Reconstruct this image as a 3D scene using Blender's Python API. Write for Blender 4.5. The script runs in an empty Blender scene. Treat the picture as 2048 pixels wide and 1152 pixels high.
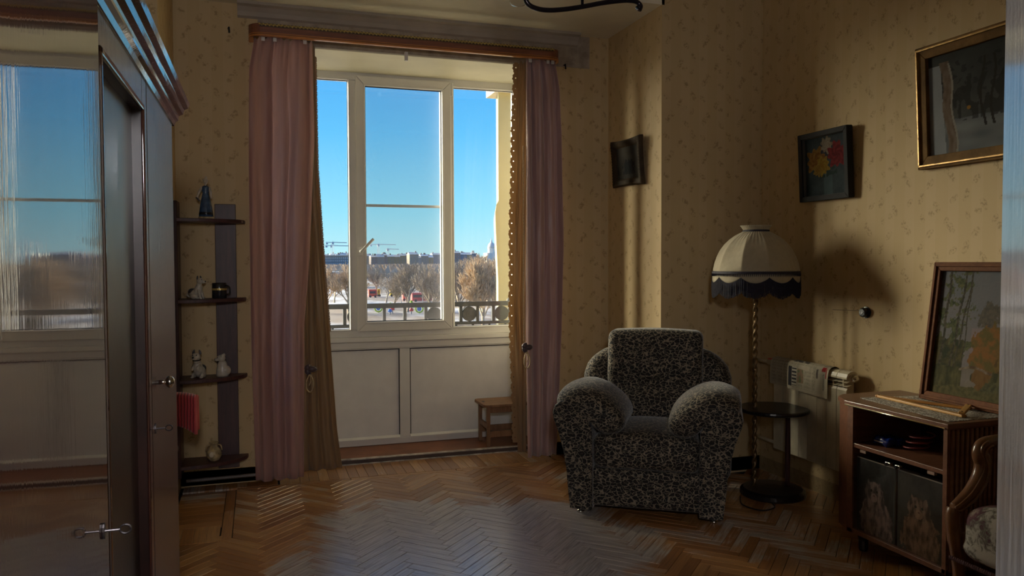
import bpy, math, random
import numpy as np
from mathutils import Vector, Matrix, noise
random.seed(7)
R = math.radians
S = bpy.context.scene
COL = S.collection
# ------------------------------------------------------------------ camera
FPX, CAMH = 1555.0, 1.40
YAW, PITCH, ROLL = R(18.09), R(-1.95), R(-0.19)
fw = Vector((math.sin(YAW)*math.cos(PITCH), math.cos(YAW)*math.cos(PITCH), math.sin(PITCH)))
r0 = Vector((math.cos(YAW), -math.sin(YAW), 0)); u0 = r0.cross(fw)
rt = math.cos(ROLL)*r0 + math.sin(ROLL)*u0
up = -math.sin(ROLL)*r0 + math.cos(ROLL)*u0
CAM0 = Vector((0, 0, CAMH))
cd = bpy.data.cameras.new('camera'); cam = bpy.data.objects.new('camera', cd); COL.objects.link(cam)
cam.matrix_world = Matrix((( rt.x, up.x, -fw.x, 0), (rt.y, up.y, -fw.y, 0), (rt.z, up.z, -fw.z, CAMH), (0, 0, 0, 1)))
cd.sensor_width = 36; cd.lens = FPX*36/2048; cd.clip_start = .03; cd.clip_end = 6000
S.camera = cam
def at(px, py, **k):
    """the point where the ray of a photo pixel meets the plane x=, y= or z="""
    d = fw + rt*((px-1024)/FPX) - up*((py-576)/FPX)
    (a, v), = k.items(); i = 'xyz'.index(a)
    return CAM0 + d*((v-CAM0[i])/d[i])
# ------------------------------------------------------------------ world, sun, exposure
w = bpy.data.worlds.new('clear_sky'); S.world = w; w.use_nodes = True
nt = w.node_tree; nt.nodes.clear()
tc = nt.nodes.new('ShaderNodeTexCoord'); sp = nt.nodes.new('ShaderNodeSeparateXYZ')
rp = nt.nodes.new('ShaderNodeValToRGB'); bg = nt.nodes.new('ShaderNodeBackground'); ou = nt.nodes.new('ShaderNodeOutputWorld')
ad = nt.nodes.new('ShaderNodeMath'); ad.operation = 'MULTIPLY_ADD'; ad.inputs[1].default_value = .5; ad.inputs[2].default_value = .5
nt.links.new(tc.outputs['Generated'], sp.inputs[0]); nt.links.new(sp.outputs[2], ad.inputs[0])
nt.links.new(ad.outputs[0], rp.inputs[0]); nt.links.new(rp.outputs[0], bg.inputs[0]); nt.links.new(bg.outputs[0], ou.inputs[0])
stops = [(0, (.45, .45, .46)), (.485, (.50, .52, .55)), (.5, (.56, .86, .93)), (.53, (.33, .76, .97)), (.58, (.14, .55, .97)), (.62, (.085, .42, .92)), (.75, (.05, .28, .78)), (1, (.03, .17, .55))]
el = rp.color_ramp.elements
while len(el) < len(stops): el.new(.5)
for e, (p, c) in zip(el, stops): e.position = p; e.color = (*c, 1)
SKY = 0.98
bg.inputs[1].default_value = SKY
SUN_AZ, SUN_EL, SUN_E, SUN_ANG = -52, 13, 18.5, 46
sl = bpy.data.lights.new('hazy_sun', 'SUN'); sl.energy = SUN_E; sl.angle = R(SUN_ANG); sl.color = (1, .86, .64)
so = bpy.data.objects.new('hazy_sun', sl); COL.objects.link(so)
sd = Vector((math.sin(R(SUN_AZ))*math.cos(R(SUN_EL)), math.cos(R(SUN_AZ))*math.cos(R(SUN_EL)), math.sin(R(SUN_EL))))
so.rotation_euler = sd.to_track_quat('Z', 'Y').to_euler(); so.location = (-8, 14, 8)
S.view_settings.view_transform = 'Standard'; S.view_settings.look = 'None'
S.view_settings.gamma = 1; S.view_settings.use_curve_mapping = False
S.view_settings.exposure = 0.4
# ------------------------------------------------------------------ helpers
ORG = {}
def tag(o, label=None, cat=None, group=None, kind=None):
    if label: o['label'] = label
    if cat: o['category'] = cat
    if group: o['group'] = group
    if kind: o['kind'] = kind
    return o
def thing(name, label, cat, loc=(0, 0, 0), rz=0, group=None, kind=None):
    """an Empty at the thing's base; parts built with parent= are given in its own frame when rz or local is used, else in room coordinates"""
    o = bpy.data.objects.new(name, None); COL.objects.link(o); o.empty_display_size = .05
    o.location = loc; o.rotation_euler = (0, 0, rz); ORG[o] = Vector(loc)
    return tag(o, label, cat, group, kind)
def copy_tree(o, parent=None):
    c = o.copy(); COL.objects.link(c); c.parent = parent
    for ch in o.children: copy_tree(ch, c)
    return c
class MB:
    def __init__(s): s.v = []; s.f = []
    def add(s, vs, fs):
        n = len(s.v); s.v += [tuple(p) for p in vs]; s.f += [tuple(i+n for i in f) for f in fs]; return s
    def box(s, a, b, M=None):
        x0, y0, z0 = a; x1, y1, z1 = b
        vs = [Vector(p) for p in ((x0, y0, z0), (x1, y0, z0), (x1, y1, z0), (x0, y1, z0), (x0, y0, z1), (x1, y0, z1), (x1, y1, z1), (x0, y1, z1))]
        if M is not None: vs = [M @ p for p in vs]
        return s.add(vs, [(0, 3, 2, 1), (4, 5, 6, 7), (0, 1, 5, 4), (1, 2, 6, 5), (2, 3, 7, 6), (3, 0, 4, 7)])
    def prism(s, poly, d, axis='z', o=0.0):
        """polygon extruded; axis z: (x,y)->z o..o+d; axis y: (x,z)->y; axis x: (y,z)->x"""
        n = len(poly); vs = []
        for h in (o, o+d):
            for a, b in poly: vs.append({'z': (a, b, h), 'y': (a, h, b), 'x': (h, a, b)}[axis])
        fs = [tuple(range(n))[::-1], tuple(range(n, 2*n))] + [(i, (i+1) % n, (i+1) % n+n, i+n) for i in range(n)]
        return s.add(vs, fs)
    def tube(s, path, r, n=8, cap=True, flat=None):
        path = [Vector(p) for p in path]; m = len(path)
        rr = r if isinstance(r, (list, tuple)) else [r]*m
        t0 = (path[1]-path[0]).normalized()
        a = Vector((0, 0, 1)) if abs(t0.z) < .9 else Vector((1, 0, 0))
        nx = t0.cross(a).normalized(); base = len(s.v)
        for i, p in enumerate(path):
            t = (path[min(i+1, m-1)]-path[max(i-1, 0)]).normalized()
            nx = (nx-t*nx.dot(t)).normalized(); ny = t.cross(nx)
            for k in range(n):
                c = math.cos(2*math.pi*k/n)*rr[i]; q = math.sin(2*math.pi*k/n)*rr[i]*(flat or 1)
                s.v.append(tuple(p+nx*c+ny*q))
        for i in range(m-1):
            for k in range(n):
                s.f.append((base+i*n+k, base+i*n+(k+1) % n, base+(i+1)*n+(k+1) % n, base+(i+1)*n+k))
        if cap:
            s.f.append(tuple(base+k for k in range(n))[::-1]); s.f.append(tuple(base+(m-1)*n+k for k in range(n)))
        return s
    def lathe(s, prof, n=24, c=(0, 0, 0), sx=1, sy=1, fn=None):
        """profile of (radius, z) turned about a vertical axis at c"""
        base = len(s.v); m = len(prof)
        for i, (r, z) in enumerate(prof):
            for k in range(n):
                a = 2*math.pi*k/n; q = r*(fn(a, i/(m-1)) if fn else 1)
                s.v.append((c[0]+q*math.cos(a)*sx, c[1]+q*math.sin(a)*sy, c[2]+z))
        for i in range(m-1):
            for k in range(n):
                s.f.append((base+i*n+k, base+i*n+(k+1) % n, base+(i+1)*n+(k+1) % n, base+(i+1)*n+k))
        if prof[0][0] > 1e-5: s.f.append(tuple(base+k for k in range(n))[::-1])
        if prof[-1][0] > 1e-5: s.f.append(tuple(base+(m-1)*n+k for k in range(n)))
        return s
    def grid(s, fn, nu, nv):
        """fn(u,v) -> point, u,v in 0..1"""
        base = len(s.v)
        for j in range(nv+1):
            for i in range(nu+1): s.v.append(tuple(fn(i/nu, j/nv)))
        for j in range(nv):
            for i in range(nu):
                a = base+j*(nu+1)+i; s.f.append((a, a+1, a+nu+2, a+nu+1))
        return s
    def ell(s, c, r, nu=14, nv=9, M=None):
        """ellipsoid"""
        prof = [(math.sin(math.pi*i/nv), -math.cos(math.pi*i/nv)) for i in range(nv+1)]
        t = MB(); t.lathe([(max(a, 1e-4), b) for a, b in prof], nu)
        vs = [Vector((x*r[0], y*r[1], z*r[2])) for x, y, z in t.v]
        if M is not None: vs = [M @ p for p in vs]
        return s.add([p+Vector(c) for p in vs], t.f)
    def mesh(s, name, mat=None, smooth=False, off=None):
        me = bpy.data.meshes.new(name)
        vs = s.v if off is None else [(x-off[0], y-off[1], z-off[2]) for x, y, z in s.v]
        me.from_pydata(vs, [], s.f); me.validate(); 
        if smooth: me.shade_smooth()
        if mat: me.materials.append(mat)
        return me
    def build(s, name, mat, parent=None, smooth=False, bevel=0, local=False, sub=0, solid=0, segs=2, auto=False):
        off = None
        if parent is not None and not local:
            p = parent
            while p not in ORG: p = p.parent
            off = ORG[p]
        o = bpy.data.objects.new(name, s.mesh(name, mat, smooth, off)); COL.objects.link(o)
        if parent is not None: o.parent = parent
        if solid:
            m = o.modifiers.new('solid', 'SOLIDIFY'); m.thickness = solid; m.offset = 0
        if bevel:
            m = o.modifiers.new('bevel', 'BEVEL'); m.width = bevel; m.segments = segs; m.limit_method = 'ANGLE'; m.angle_limit = R(35)
        if sub:
            m = o.modifiers.new('sub', 'SUBSURF'); m.levels = sub; m.render_levels = sub
        return o
def bez(p, n=12):
    """smooth curve through points (Catmull-Rom)"""
    p = [Vector(q) for q in p]; out = []
    for i in range(len(p)-1):
        a, b, c, d = p[max(i-1, 0)], p[i], p[i+1], p[min(i+2, len(p)-1)]
        for k in range(n):
            t = k/n
            out.append(.5*((2*b)+(c-a)*t+(2*a-5*b+4*c-d)*t*t+(3*b-a-3*c+d)*t**3))
    return out+[p[-1]]
def struct(name, mb, m, parent=None, **k):
    o = mb.build(name, m, parent, **k)
    if parent is None: o['kind'] = 'structure'
    return o
def rbox(a, b, r, n=3):
    """rounded box as a subdivided cube pushed to a rounded shape"""
    t = MB(); c = [(a[i]+b[i])/2 for i in range(3)]; h = [(b[i]-a[i])/2 for i in range(3)]
    K = 8
    def sgn(x): return -1 if x < 0 else 1
    for ax in range(3):
        for sd_ in (-1, 1):
            def fn(u, v, ax=ax, sd_=sd_):
                q = [0, 0, 0]; o1, o2 = (ax+1) % 3, (ax+2) % 3
                q[ax] = sd_*h[ax]; q[o1] = (u*2-1)*h[o1]*sd_; q[o2] = (v*2-1)*h[o2]
                inner = [max(-(h[i]-r), min(h[i]-r, q[i])) for i in range(3)]
                d = Vector([q[i]-inner[i] for i in range(3)])
                if d.length > 1e-9: d = d.normalized()*r
                return Vector(inner)+d+Vector(c)
            t.grid(fn, K, K)
    return t
# ------------------------------------------------------------------ materials
MATS = {}
def nodes(name):
    m = bpy.data.materials.new(name); m.use_nodes = True; n = m.node_tree
    return m, n, n.nodes['Principled BSDF'], n.nodes['Material Output']
def N(n, t, **k):
    x = n.nodes.new(t)
    for a, b in k.items(): setattr(x, a, b)
    return x
def L(n, a, b): n.links.new(a, b)
def mth(n, op, a, b=None, c=None, clamp=False):
    x = n.nodes.new('ShaderNodeMath'); x.operation = op; x.use_clamp = clamp
    for i, v in enumerate((a, b, c)):
        if v is None: continue
        if hasattr(v, 'links'): n.links.new(v, x.inputs[i])
        else: x.inputs[i].default_value = v
    return x.outputs[0]
def ramp(n, fac, stops, interp='LINEAR'):
    x = n.nodes.new('ShaderNodeValToRGB'); e = x.color_ramp.elements; x.color_ramp.interpolation = interp
    while len(e) < len(stops): e.new(.5)
    for q, (p, c) in zip(e, stops): q.position = p; q.color = (*c, 1) if len(c) == 3 else c
    n.links.new(fac, x.inputs[0]); return x.outputs[0]
def mixc(n, fac, a, b, mode='MIX'):
    x = n.nodes.new('ShaderNodeMix'); x.data_type = 'RGBA'; x.blend_type = mode
    for i, v in ((0, fac), (6, a), (7, b)):
        if hasattr(v, 'links'): n.links.new(v, x.inputs[i])
        else: x.inputs[i].default_value = v if i == 0 else (*v, 1)
    return x.outputs[2]
def coords(n, kind='Object', scale=(1, 1, 1), rot=(0, 0, 0)):
    t = N(n, 'ShaderNodeTexCoord') if kind != 'World' else N(n, 'ShaderNodeNewGeometry')
    mp = N(n, 'ShaderNodeMapping'); mp.inputs['Scale'].default_value = scale; mp.inputs['Rotation'].default_value = rot
    L(n, t.outputs['Position' if kind == 'World' else kind], mp.inputs[0]); return mp.outputs[0]
def tex(n, vec, scale=5, detail=3, rough=.5, dist=0):
    x = N(n, 'ShaderNodeTexNoise'); x.inputs['Scale'].default_value = scale; x.inputs['Detail'].default_value = detail
    x.inputs['Roughness'].default_value = rough; x.inputs['Distortion'].default_value = dist
    L(n, vec, x.inputs['Vector']); return x.outputs['Fac']
def bump(n, b, h, strength=.3, dist=.01):
    x = N(n, 'ShaderNodeBump'); x.inputs['Strength'].default_value = strength; x.inputs['Distance'].default_value = dist
    L(n, h, x.inputs['Height']); L(n, x.outputs[0], b.inputs['Normal'])
def mat(name, col, rough=.5, metal=0, var=.12, vs=8, bmp=0, bs=60, coat=0, ior=None, sheen=0, kind='Object', scale=(1, 1, 1), col2=None):
    """plain surface with a little procedural colour variation and optional fine relief"""
    if name in MATS: return MATS[name]
    m, n, b, o = nodes(name); v = coords(n, kind, scale)
    f = tex(n, v, vs, 4)
    c2 = col2 or tuple(max(0, x*(1-2*var)) for x in col)
    L(n, ramp(n, f, [(.3, c2), (.7, tuple(min(1, x*(1+var)) for x in col))]), b.inputs['Base Color'])
    b.inputs['Roughness'].default_value = rough; b.inputs['Metallic'].default_value = metal
    b.inputs['Coat Weight'].default_value = coat; b.inputs['Coat Roughness'].default_value = .06
    if ior: b.inputs['IOR'].default_value = ior
    if sheen: b.inputs['Sheen Weight'].default_value = sheen
    if bmp: bump(n, b, tex(n, v, bs, 3), bmp, .004)
    MATS[name] = m; return m
def wood(name, c1, c2, rough=.4, scale=(1, 1, 1), gs=14, coat=0, kind='Object', bmp=.15, spec=.5):
    """grain runs along the axis with the smallest scale"""
    if name in MATS: return MATS[name]
    m, n, b, o = nodes(name); v = coords(n, kind, scale)
    f = tex(n, v, gs, 6, .6, .6); f2 = tex(n, v, gs*.25, 2)
    f = mth(n, 'ADD', mth(n, 'MULTIPLY', f, .65), mth(n, 'MULTIPLY', f2, .35))
    L(n, ramp(n, f, [(.35, c1), (.65, c2)]), b.inputs['Base Color'])
    b.inputs['Roughness'].default_value = rough; b.inputs['Specular IOR Level'].default_value = spec
    b.inputs['Coat Weight'].default_value = coat; b.inputs['Coat Roughness'].default_value = .08
    if bmp: bump(n, b, f, bmp, .003)
    MATS[name] = m; return m
def wallpaper(name='floral_wallpaper'):
    m, n, b, o = nodes(name)
    g = N(n, 'ShaderNodeNewGeometry'); s = N(n, 'ShaderNodeSeparateXYZ'); L(n, g.outputs['Position'], s.inputs[0])
    wob = tex(n, g.outputs['Position'], 45, 2)
    u = mth(n, 'ADD', mth(n, 'ADD', s.outputs[0], s.outputs[1]), mth(n, 'MULTIPLY', wob, .012))
    v = mth(n, 'ADD', s.outputs[2], mth(n, 'MULTIPLY', wob, -.012))
    TU, TV = .265, .25
    acc = None
    for cx, cy, a, l, wd in ((.045, .05, 55, .036, .019), (.070, .085, 120, .024, .016), (.17, .025, 135, .032, .018), (.13, .155, 60, .036, .018),
                             (.160, .125, 20, .022, .016), (.225, .205, 110, .036, .018), (.03, .19, 140, .030, .016), (.215, .105, 70, .024, .015)):
        du = mth(n, 'MULTIPLY', mth(n, 'SUBTRACT', mth(n, 'FRACT', mth(n, 'ADD', mth(n, 'DIVIDE', u, TU), .5-cx/TU)), .5), TU)
        dv = mth(n, 'MULTIPLY', mth(n, 'SUBTRACT', mth(n, 'FRACT', mth(n, 'ADD', mth(n, 'DIVIDE', v, TV), .5-cy/TV)), .5), TV)
        ca, sa = math.cos(R(a)), math.sin(R(a))
        p = mth(n, 'DIVIDE', mth(n, 'ADD', mth(n, 'MULTIPLY', du, ca), mth(n, 'MULTIPLY', dv, sa)), l)
        q = mth(n, 'DIVIDE', mth(n, 'SUBTRACT', mth(n, 'MULTIPLY', dv, ca), mth(n, 'MULTIPLY', du, sa)), wd)
        e = mth(n, 'SUBTRACT', 1, mth(n, 'ADD', mth(n, 'MULTIPLY', p, p), mth(n, 'MULTIPLY', q, q)), clamp=True)
        acc = e if acc is None else mth(n, 'MAXIMUM', acc, e)
    leaf = mth(n, 'GREATER_THAN', tex(n, g.outputs['Position'], 75, 3, .6), .53)
    sprig = mth(n, 'MULTIPLY', mth(n, 'MULTIPLY', mth(n, 'POWER', acc, .5), .70), mth(n, 'ADD', mth(n, 'MULTIPLY', leaf, .78), .10))
    stripe = mth(n, 'MULTIPLY', mth(n, 'ADD', mth(n, 'SINE', mth(n, 'MULTIPLY', u, 2*math.pi/.1325)), 1), .5)
    stripe = mth(n, 'GREATER_THAN', stripe, .55)
    fine = tex(n, coords(n, 'World', (140, 140, 2)), 3, 2)
    base = mixc(n, mth(n, 'MULTIPLY', stripe, .5), (.57, .425, .225), (.62, .47, .27))
    base = mixc(n, mth(n, 'MULTIPLY', fine, .25), base, (.47, .345, .19))
    base = mixc(n, mth(n, 'MULTIPLY', mth(n, 'SUBTRACT', tex(n, g.outputs['Position'], 1.6, 3), .35, clamp=True), .6), base, (.41, .29, .15))
    L(n, mixc(n, sprig, base, (.24, .155, .06)), b.inputs['Base Color'])
    b.inputs['Roughness'].default_value = .62; b.inputs['Specular IOR Level'].default_value = .35
    bump(n, b, mth(n, 'ADD', fine, mth(n, 'MULTIPLY', sprig, .5)), .12, .002)
    return m
WP = wallpaper()
PLASTER = mat('bare_plaster', (.40, .34, .275), .9, var=.15, vs=14, bmp=.3, bs=40, kind='World', col2=(.27, .225, .18))
CREAM = mat('cream_paint', (.80, .76, .60), .5, var=.05, vs=3, kind='World')
CEIL = mat('ceiling_whitewash', (.80, .74, .58), .85, var=.06, vs=2.5, kind='World', bmp=.1, bs=30)
PVC = mat('white_window_plastic', (.74, .72, .69), .32, var=.02)
GASKET = mat('black_rubber_gasket', (.015, .015, .02), .5)
STEP = mat('brown_step_paint', (.24, .085, .035), .45, var=.15, vs=9, kind='World')
GREYP = mat('scuffed_grey_paint', (.55, .50, .45), .4, var=.3, vs=18, kind='World')
SKIRT = wood('dark_skirting', (.085, .045, .03), (.15, .08, .05), .5)
def glass(name, tint=(1, 1, 1), refl=.9, rough=0.0):
    m, n, b, o = nodes(name); n.nodes.remove(b)
    t = N(n, 'ShaderNodeBsdfTransparent'); t.inputs[0].default_value = (*tint, 1)
    gl = N(n, 'ShaderNodeBsdfGlossy'); gl.inputs['Roughness'].default_value = rough
    lw = N(n, 'ShaderNodeLayerWeight'); lw.inputs[0].default_value = .5
    fr = mth(n, 'MULTIPLY_ADD', mth(n, 'POWER', lw.outputs['Facing'], 5), .95, .04)
    mx = N(n, 'ShaderNodeMixShader'); L(n, mth(n, 'MULTIPLY', fr, refl), mx.inputs[0])
    L(n, t.outputs[0], mx.inputs[1]); L(n, gl.outputs[0], mx.inputs[2]); L(n, mx.outputs[0], o.inputs[0])
    return m
GLASS = glass('window_glass', (.97, .985, .98))
def screen_mat():
    m, n, b, o = nodes('insect_screen_mesh'); n.nodes.remove(b)
    t = N(n, 'ShaderNodeBsdfTransparent'); d = N(n, 'ShaderNodeBsdfDiffuse'); d.inputs[0].default_value = (.45, .43, .47, 1)
    mx = N(n, 'ShaderNodeMixShader'); mx.inputs[0].default_value = .26
    L(n, t.outputs[0], mx.inputs[1]); L(n, d.outputs[0], mx.inputs[2]); L(n, mx.outputs[0], o.inputs[0]); return m
SCREEN = screen_mat()
def parquet():
    m, n, b, o = nodes('worn_oak_parquet')
    oi = N(n, 'ShaderNodeObjectInfo'); gi = N(n, 'ShaderNodeNewGeometry')
    rnd = mth(n, 'FRACT', mth(n, 'ADD', oi.outputs['Random'], gi.outputs['Random Per Island']))
    pos = gi.outputs['Position']
    tcn = N(n, 'ShaderNodeTexCoord')
    ca = N(n, 'ShaderNodeMapping'); ca.inputs['Scale'].default_value = (1, 1, 1); L(n, pos, ca.inputs[0])
    # grain: stretched both ways, picked by the plank's own direction attribute
    at1 = N(n, 'ShaderNodeAttribute'); at1.attribute_name = 'ang'
    rotv = N(n, 'ShaderNodeVectorRotate'); rotv.rotation_type = 'Z_AXIS'; L(n, pos, rotv.inputs['Vector'])
    L(n, mth(n, 'MULTIPLY', at1.outputs['Fac'], -1), rotv.inputs['Angle'])
    mp = N(n, 'ShaderNodeMapping'); mp.inputs['Scale'].default_value = (5, 90, 5); L(n, rotv.outputs[0], mp.inputs[0])
    off = N(n, 'ShaderNodeVectorMath'); off.operation = 'ADD'; L(n, mp.outputs[0], off.inputs[0])
    cb = N(n, 'ShaderNodeCombineXYZ'); L(n, mth(n, 'MULTIPLY', rnd, 50), cb.inputs[0]); L(n, cb.outputs[0], off.inputs[1])
    grain = tex(n, off.outputs[0], 1.0, 5, .65, .4)
    warm = ramp(n, rnd, [(0, (.38, .165, .05)), (.35, (.52, .24, .075)), (.7, (.64, .33, .115)), (1, (.74, .42, .17))])
    warm = mixc(n, ramp(n, grain, [(.3, (0, 0, 0)), (.75, (1, 1, 1))]), mixc(n, .6, warm, (.12, .045, .015)), warm)
    grey = ramp(n, grain, [(.3, (.24, .21, .19)), (.55, (.52, .47, .43)), (.8, (.72, .68, .63))])
    wear = tex(n, pos, 1.35, 5, .62)
    streak = mth(n, 'MULTIPLY', mth(n, 'SUBTRACT', grain, .5), .35)
    sx = N(n, 'ShaderNodeSeparateXYZ'); L(n, pos, sx.inputs[0])
    # the trodden strip from the doorway towards the window
    dx = mth(n, 'DIVIDE', mth(n, 'SUBTRACT', sx.outputs[0], .95), 1.0); dy = mth(n, 'DIVIDE', mth(n, 'SUBTRACT', sx.outputs[1], 3.55), 1.15)
    trod = mth(n, 'SUBTRACT', 1, mth(n, 'ADD', mth(n, 'MULTIPLY', dx, dx), mth(n, 'MULTIPLY', dy, dy)), clamp=True)
    wm = mth(n, 'ADD', mth(n, 'ADD', wear, streak), mth(n, 'MULTIPLY', trod, .40))
    wm = mth(n, 'ADD', wm, mth(n, 'MULTIPLY', mth(n, 'SUBTRACT', rnd, .5), .14))
    k = ramp(n, wm, [(.56, (0, 0, 0)), (.68, (1, 1, 1))])
    L(n, mixc(n, k, warm, grey), b.inputs['Base Color'])
    ro = mth(n, 'ADD', mth(n, 'MULTIPLY', grain, .22), mth(n, 'MULTIPLY', k, .07))
    L(n, mth(n, 'ADD', ro, .22), b.inputs['Roughness'])
    b.inputs['Coat Weight'].default_value = .8; b.inputs['Coat Roughness'].default_value = .25; b.inputs['Coat IOR'].default_value = 2.1
    bump(n, b, mth(n, 'ADD', grain, mth(n, 'MULTIPLY', tex(n, pos, 9, 2), 1.2)), .28, .004)
    return m
PARQ = parquet()
def leopard():
    m, n, b, o = nodes('leopard_print_plush')
    v = coords(n, 'Object')
    wv = N(n, 'ShaderNodeTexNoise'); wv.inputs['Scale'].default_value = 34; L(n, v, wv.inputs['Vector'])
    mx = N(n, 'ShaderNodeMix'); mx.data_type = 'VECTOR'; mx.inputs[0].default_value = .030
    L(n, v, mx.inputs[4]); L(n, wv.outputs['Color'], mx.inputs[5])
    mp = N(n, 'ShaderNodeMapping'); mp.inputs['Scale'].default_value = (.72, .85, 1.15); L(n, mx.outputs[1], mp.inputs[0])
    ed = N(n, 'ShaderNodeTexVoronoi'); ed.feature = 'DISTANCE_TO_EDGE'; ed.inputs['Scale'].default_value = 52; L(n, mp.outputs[0], ed.inputs['Vector'])
    f1 = N(n, 'ShaderNodeTexVoronoi'); f1.feature = 'F1'; f1.inputs['Scale'].default_value = 52; L(n, mp.outputs[0], f1.inputs['Vector'])
    br = tex(n, v, 42, 3)
    net = ramp(n, mth(n, 'ADD', ed.outputs['Distance'], mth(n, 'MULTIPLY', mth(n, 'SUBTRACT', br, .5), .26)), [(.015, (.24, .195, .14)), (.105, (.010, .012, .012))])
    spot = ramp(n, f1.outputs['Distance'], [(.10, (.055, .034, .026)), (.24, (.011, .008, .008))])
    c = mixc(n, ramp(n, ed.outputs['Distance'], [(.13, (0, 0, 0)), (.24, (1, 1, 1))]), net, spot)
    L(n, c, b.inputs['Base Color']); b.inputs['Roughness'].default_value = .75
    b.inputs['Sheen Weight'].default_value = .3; b.inputs['Sheen Roughness'].default_value = .35
    b.inputs['Specular IOR Level'].default_value = .3
    bump(n, b, tex(n, v, 400, 2), .3, .002)
    return m
LEO = leopard()
# ------------------------------------------------------------------ room shell
YW, YN, XL, XR, XRW, XLW, ZB, ZC, YB = 5.22, 4.43, -.475, 2.45, 3.20, -.87, 3.02, 3.35, -.15
NX0, NX1, NZ, YF = .10, 2.00, 2.79, 5.78
b = MB(); b.box((XL-.02, YW, -.1), (NX0, 6.02, 3.4)).box((NX1, YW, -.1), (XR+.3, 6.02, 3.4)).box((NX0, YW, NZ), (NX1, 6.02, 3.4))
struct('wall_window', b, WP)
struct('wall_bay_left', MB().box((-1.2, YN, -.1), (XL, 6.02, 3.4)), WP)
struct('wall_bay_right', MB().box((XR, YN, -.1), (XRW+.3, 6.02, 3.4)), WP)
struct('wall_right', MB().box((XRW, YB-.2, -.1), (XRW+.2, YN, 3.4)), WP)
struct('wall_left', MB().box((XLW-.2, YB-.2, -.1), (XLW, YN, 3.4)), WP)
b = MB(); b.box((XLW, YB-.14, -.1), (-.42, YB, 3.4)).box((.36, YB-.14, -.1), (XRW, YB, 3.4)).box((-.42, YB-.14, 2.1), (.36, YB, 3.4))
struct('wall_back', b, WP)
b = MB(); b.box((XLW-.2, YB-.2, ZC), (XRW+.2, YN, ZC+.1)); b.box((XL-.02, YN, ZB), (XR+.02, YW, ZC+.1))
struct('ceiling', b, CEIL)
# the unseen hall behind the doorway, round the added fill light
HALLW = mat('hall_distemper', (.62, .54, .42), .8, var=.05, vs=2, kind='World')
b = MB(); b.box((-1.3, -2.5, -.1), (-1.2, YB-.14, 2.7)).box((1.2, -2.5, -.1), (1.3, YB-.14, 2.7)).box((-1.3, -2.6, -.1), (1.3, -2.5, 2.7))
struct('wall_hall', b, HALLW)
struct('ceiling_hall', MB().box((-1.3, -2.6, 2.7), (1.3, YB-.14, 2.8)), HALLW)
struct('floor_hall', MB().box((-1.3, -2.6, -.15), (1.3, YB-.28, -.002)), STEP)
# bare plaster over the opening, cornice, niche lining
struct('trim_1', MB().box((.02, YW-.003, NZ), (2.30, YW+.001, ZB-.005)), PLASTER)
prof = [(YW, ZB), (YW-.085, ZB), (YW-.085, ZB-.018), (YW-.055, ZB-.026), (YW-.03, ZB-.05), (YW-.022, ZB-.075), (YW-.01, ZB-.08), (YW, ZB-.085)]
struct('trim_2', MB().prism(prof, 2.30, 'x', -.10), mat('cornice_plaster', (.40, .35, .30), .8, var=.08, vs=5, kind='World'))
b = MB().box((NX0, YW-.006, 0), (NX0+.012, YF+.07, NZ)); b.box((NX1-.012, YW-.006, 0), (NX1, YF+.07, NZ)); b.box((NX0, YW-.006, NZ-.012), (NX1, YF+.07, NZ))
struct('trim_3', b, CREAM, bevel=.004)
# skirting boards
def skirt(name, pts, h=.09, t=.02):
    b = MB()
    for (x0, y0), (x1, y1) in zip(pts, pts[1:]):
        d = Vector((x1-x0, y1-y0, 0)); l = d.length; M = Matrix.Translation((x0, y0, 0)) @ Matrix.Rotation(math.atan2(d.y, d.x), 4, 'Z')
        p = [(0, 0), (-t, 0), (-t, h*.7), (-t*.5, h*.85), (-t*.4, h), (0, h)]
        q = MB().prism(p, l, 'x'); b.add([M @ Vector(v) for v in q.v], q.f)
    struct(name, b, SKIRT)
def rev(p): return p[::-1]
skirt('baseboard_left', rev([(XL, YN), (XL, YW)]))
skirt('baseboard_window', rev([(XL, YW), (NX0-.005, YW)]))
skirt('baseboard_window_right', rev([(NX1+.005, YW), (XR, YW)]))
skirt('baseboard_bay_right', rev([(XR, YW), (XR, YN), (XRW, YN)]))
skirt('baseboard_right', rev([(XRW, YN), (XRW, YB)]))
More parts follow.
